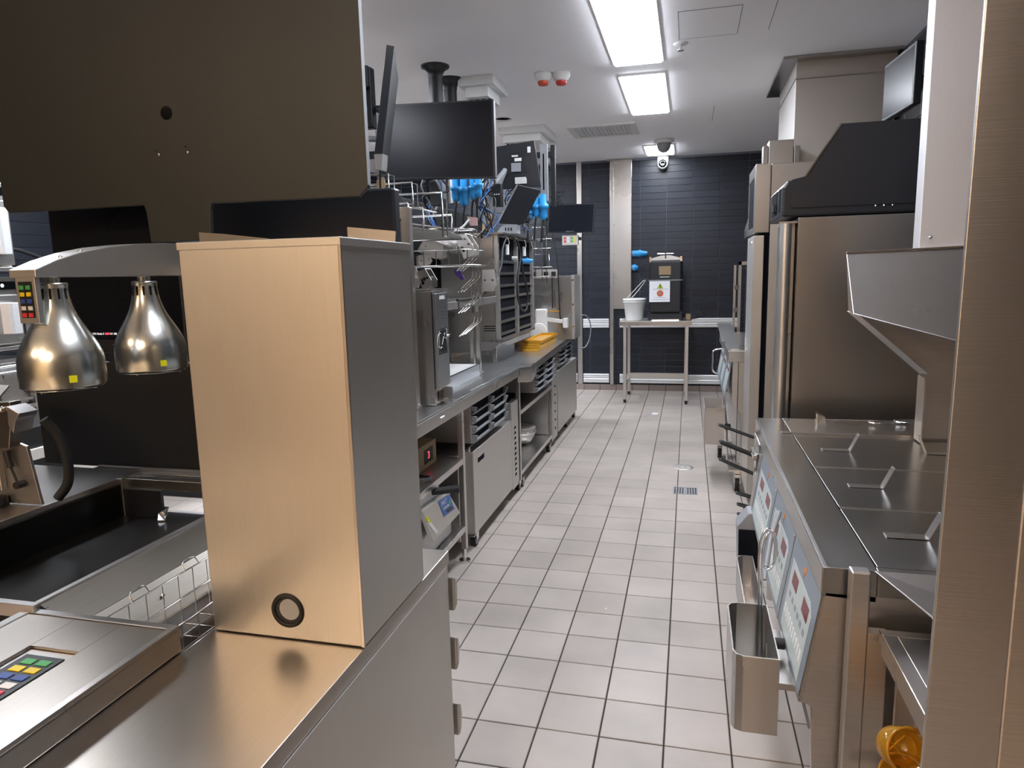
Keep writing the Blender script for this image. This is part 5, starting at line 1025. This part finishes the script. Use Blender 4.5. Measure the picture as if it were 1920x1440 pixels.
build('edge_trim', G().slab([(-1.148, 4.775, 2.09), (-1.293, 4.775, 1.835), (-1.307, 4.775, 1.835), (-1.157, 4.775, 2.09)], (0, 1, 0), .03), PLG, t, .001)
f = build('foot', G().slab([(-1.27, 4.80, 1.83), (-1.17, 4.80, 1.825), (-1.17, 4.80, 1.763), (-1.32, 4.80, 1.763)], (0, 1, 0), .12), PLG, t, .003)
for k in range(3): build('foot_slot', G().box(-1.25 + k * .02, -1.243 + k * .02, 4.797, 4.80, 1.785, 1.805), GLO, f)
# far monitor with keypad
t = monitor('monitor', 'far black monitor above a small keypad, before the black wall', ((-1.295, 6.6, 2.125), (-.85, 6.6, 2.115), (-.87, 6.6, 1.85), (-1.31, 6.6, 1.865)), (0, -1, 0), .04, hold=(-1.33, 6.7, 2.0))
build('brand_badge', G().box(-1.13, -1.05, 6.598, 6.6, 1.868, 1.874), CHR, t)
t = thing('support_post', 'slim dark post carrying the far monitor and keypad', 'post', (-1.35, 6.7, .883)); build('post', G().box(-1.37, -1.33, 6.68, 6.72, .8835, 2.15), BLK, t, .002); build('arm', G().box(-1.33, -1.0, 6.69, 6.71, 1.79, 1.82), BLK, t)
t = thing('timer_keypad', 'small steel keypad with lit keys below the far monitor', 'keypad', (-1.1, 6.66, 1.74))
build('case', G().box(-1.175, -1.02, 6.64, 6.688, 1.745, 1.838), STN, t, .004)
for i in range(4):
    for j in range(2): build('key', G().box(-1.155 + i * .032, -1.137 + i * .032, 6.636, 6.64, 1.77 + j * .03, 1.79 + j * .03), (RKY, WHT, GRN, YEL)[i], t)
# blue connector clusters and cable tangles
def cluster(x, y, z, lab, spec):
    t = thing('plug_cluster', lab, 'plugs', (x, y, z), 'blue connector clusters')
    for dx, dz, L_, r in spec:
        build('plug_body', G().lathe((x + dx, y, z + dz), [(0, 0), (r * .45, .0), (r * .8, .015), (r, .03), (r, L_ * .45), (r * 1.25, L_ * .47), (r * 1.25, L_ * .6), (r * .9, L_ * .62), (r * .85, L_), (0, L_)], 14), BLU, t)
        build('plug_lead', G().tube(bez([(x + dx, y, z + dz + .002), (x + dx - .01, y, z + dz - .06), (x + dx - .02, y + .02, z + dz - .16)], 4), .007), RUB, t)
    return t
cluster(-1.40, 4.45, 1.93, 'four hanging blue connectors under the wide monitor', ((-.085, .03, .16, .03), (-.03, 0, .2, .032), (.03, .04, .14, .026), (.065, .05, .15, .026)))
cluster(-1.10, 5.25, 1.88, 'blue connectors showing right of the dark tilted monitor', ((-.08, .0, .11, .03), (-.025, .02, .15, .03), (.03, .0, .19, .034)))
def tangle(lab, c, ext, n, seed, cols=None, zlow=None):
    rnd = random.Random(seed); t = thing('cable_bundle', lab, 'cables', c, 'cable tangles between the screens')
    for k in range(n):
        p = [(c[0] + rnd.uniform(-1, 1) * ext[0], c[1] + rnd.uniform(-1, 1) * ext[1], c[2] + ext[2] * (1 - 2 * i / 4) + rnd.uniform(-.03, .03)) for i in range(5)]
        build('cable', G().tube(bez(p, 5), rnd.choice((.004, .005, .007)), 5), (cols or [RUB, RUB, RUB, PLG, BLC])[k % 5], t)
    return t
tangle('tangle of black and blue cables left of the blue connectors', (-1.58, 4.3, 1.95), (.08, .1, .20), 12, 3)
tangle('tangle of black cables between the slim monitor and the blue connectors', (-1.32, 4.55, 1.95), (.07, .08, .20), 12, 5, [RUB, RUB, BLK, BLC, RUB])
tangle('tangle of cables behind the dark tilted monitor', (-1.22, 5.1, 1.98), (.09, .1, .18), 14, 9, [RUB, RUB, PLG, BLC, BLK])
tangle('loose black cables over the top of the far monitor', (-1.22, 6.62, 2.17), (.08, .04, .07), 7, 12, [RUB] * 5)
for nm, p, lab in (('junction_box', (-1.55, 4.25, 1.98), 'black junction box in the cable tangle under the wide monitor'), ('junction_box', (-1.27, 4.7, 2.0), 'black junction box with white pins beside the slim monitor'), ('junction_box', (-1.2, 5.2, 1.92), 'black junction box behind the dark tilted monitor')):
    t = thing(nm, lab, 'box', p, 'junction boxes'); x, y, z = p
    build('case', G().box(x - .03, x + .03, y - .03, y + .03, z - .06, z + .09), BLK, t, .004)
    for k in range(3): build('pin', G().cyl((x - .015 + .015 * k, y - .034, z + .02), (x - .015 + .015 * k, y - .03, z + .02), .005, n=6), WHT, t)
solo('pink_tag', G().slab([(-1.40, 4.40, 1.86), (-1.33, 4.40, 1.85), (-1.33, 4.40, 1.80), (-1.38, 4.40, 1.80)], (0, 1, 0), .004), PIK, 'pale pink cable tag under the blue connectors', 'tag')
solo('white_lead', G().tube(bez([(-1.38, 4.38, 1.84), (-1.42, 4.35, 1.79), (-1.50, 4.3, 1.745)], 6), .007), WHT, 'short white lead running down from the pink tag', 'cable')
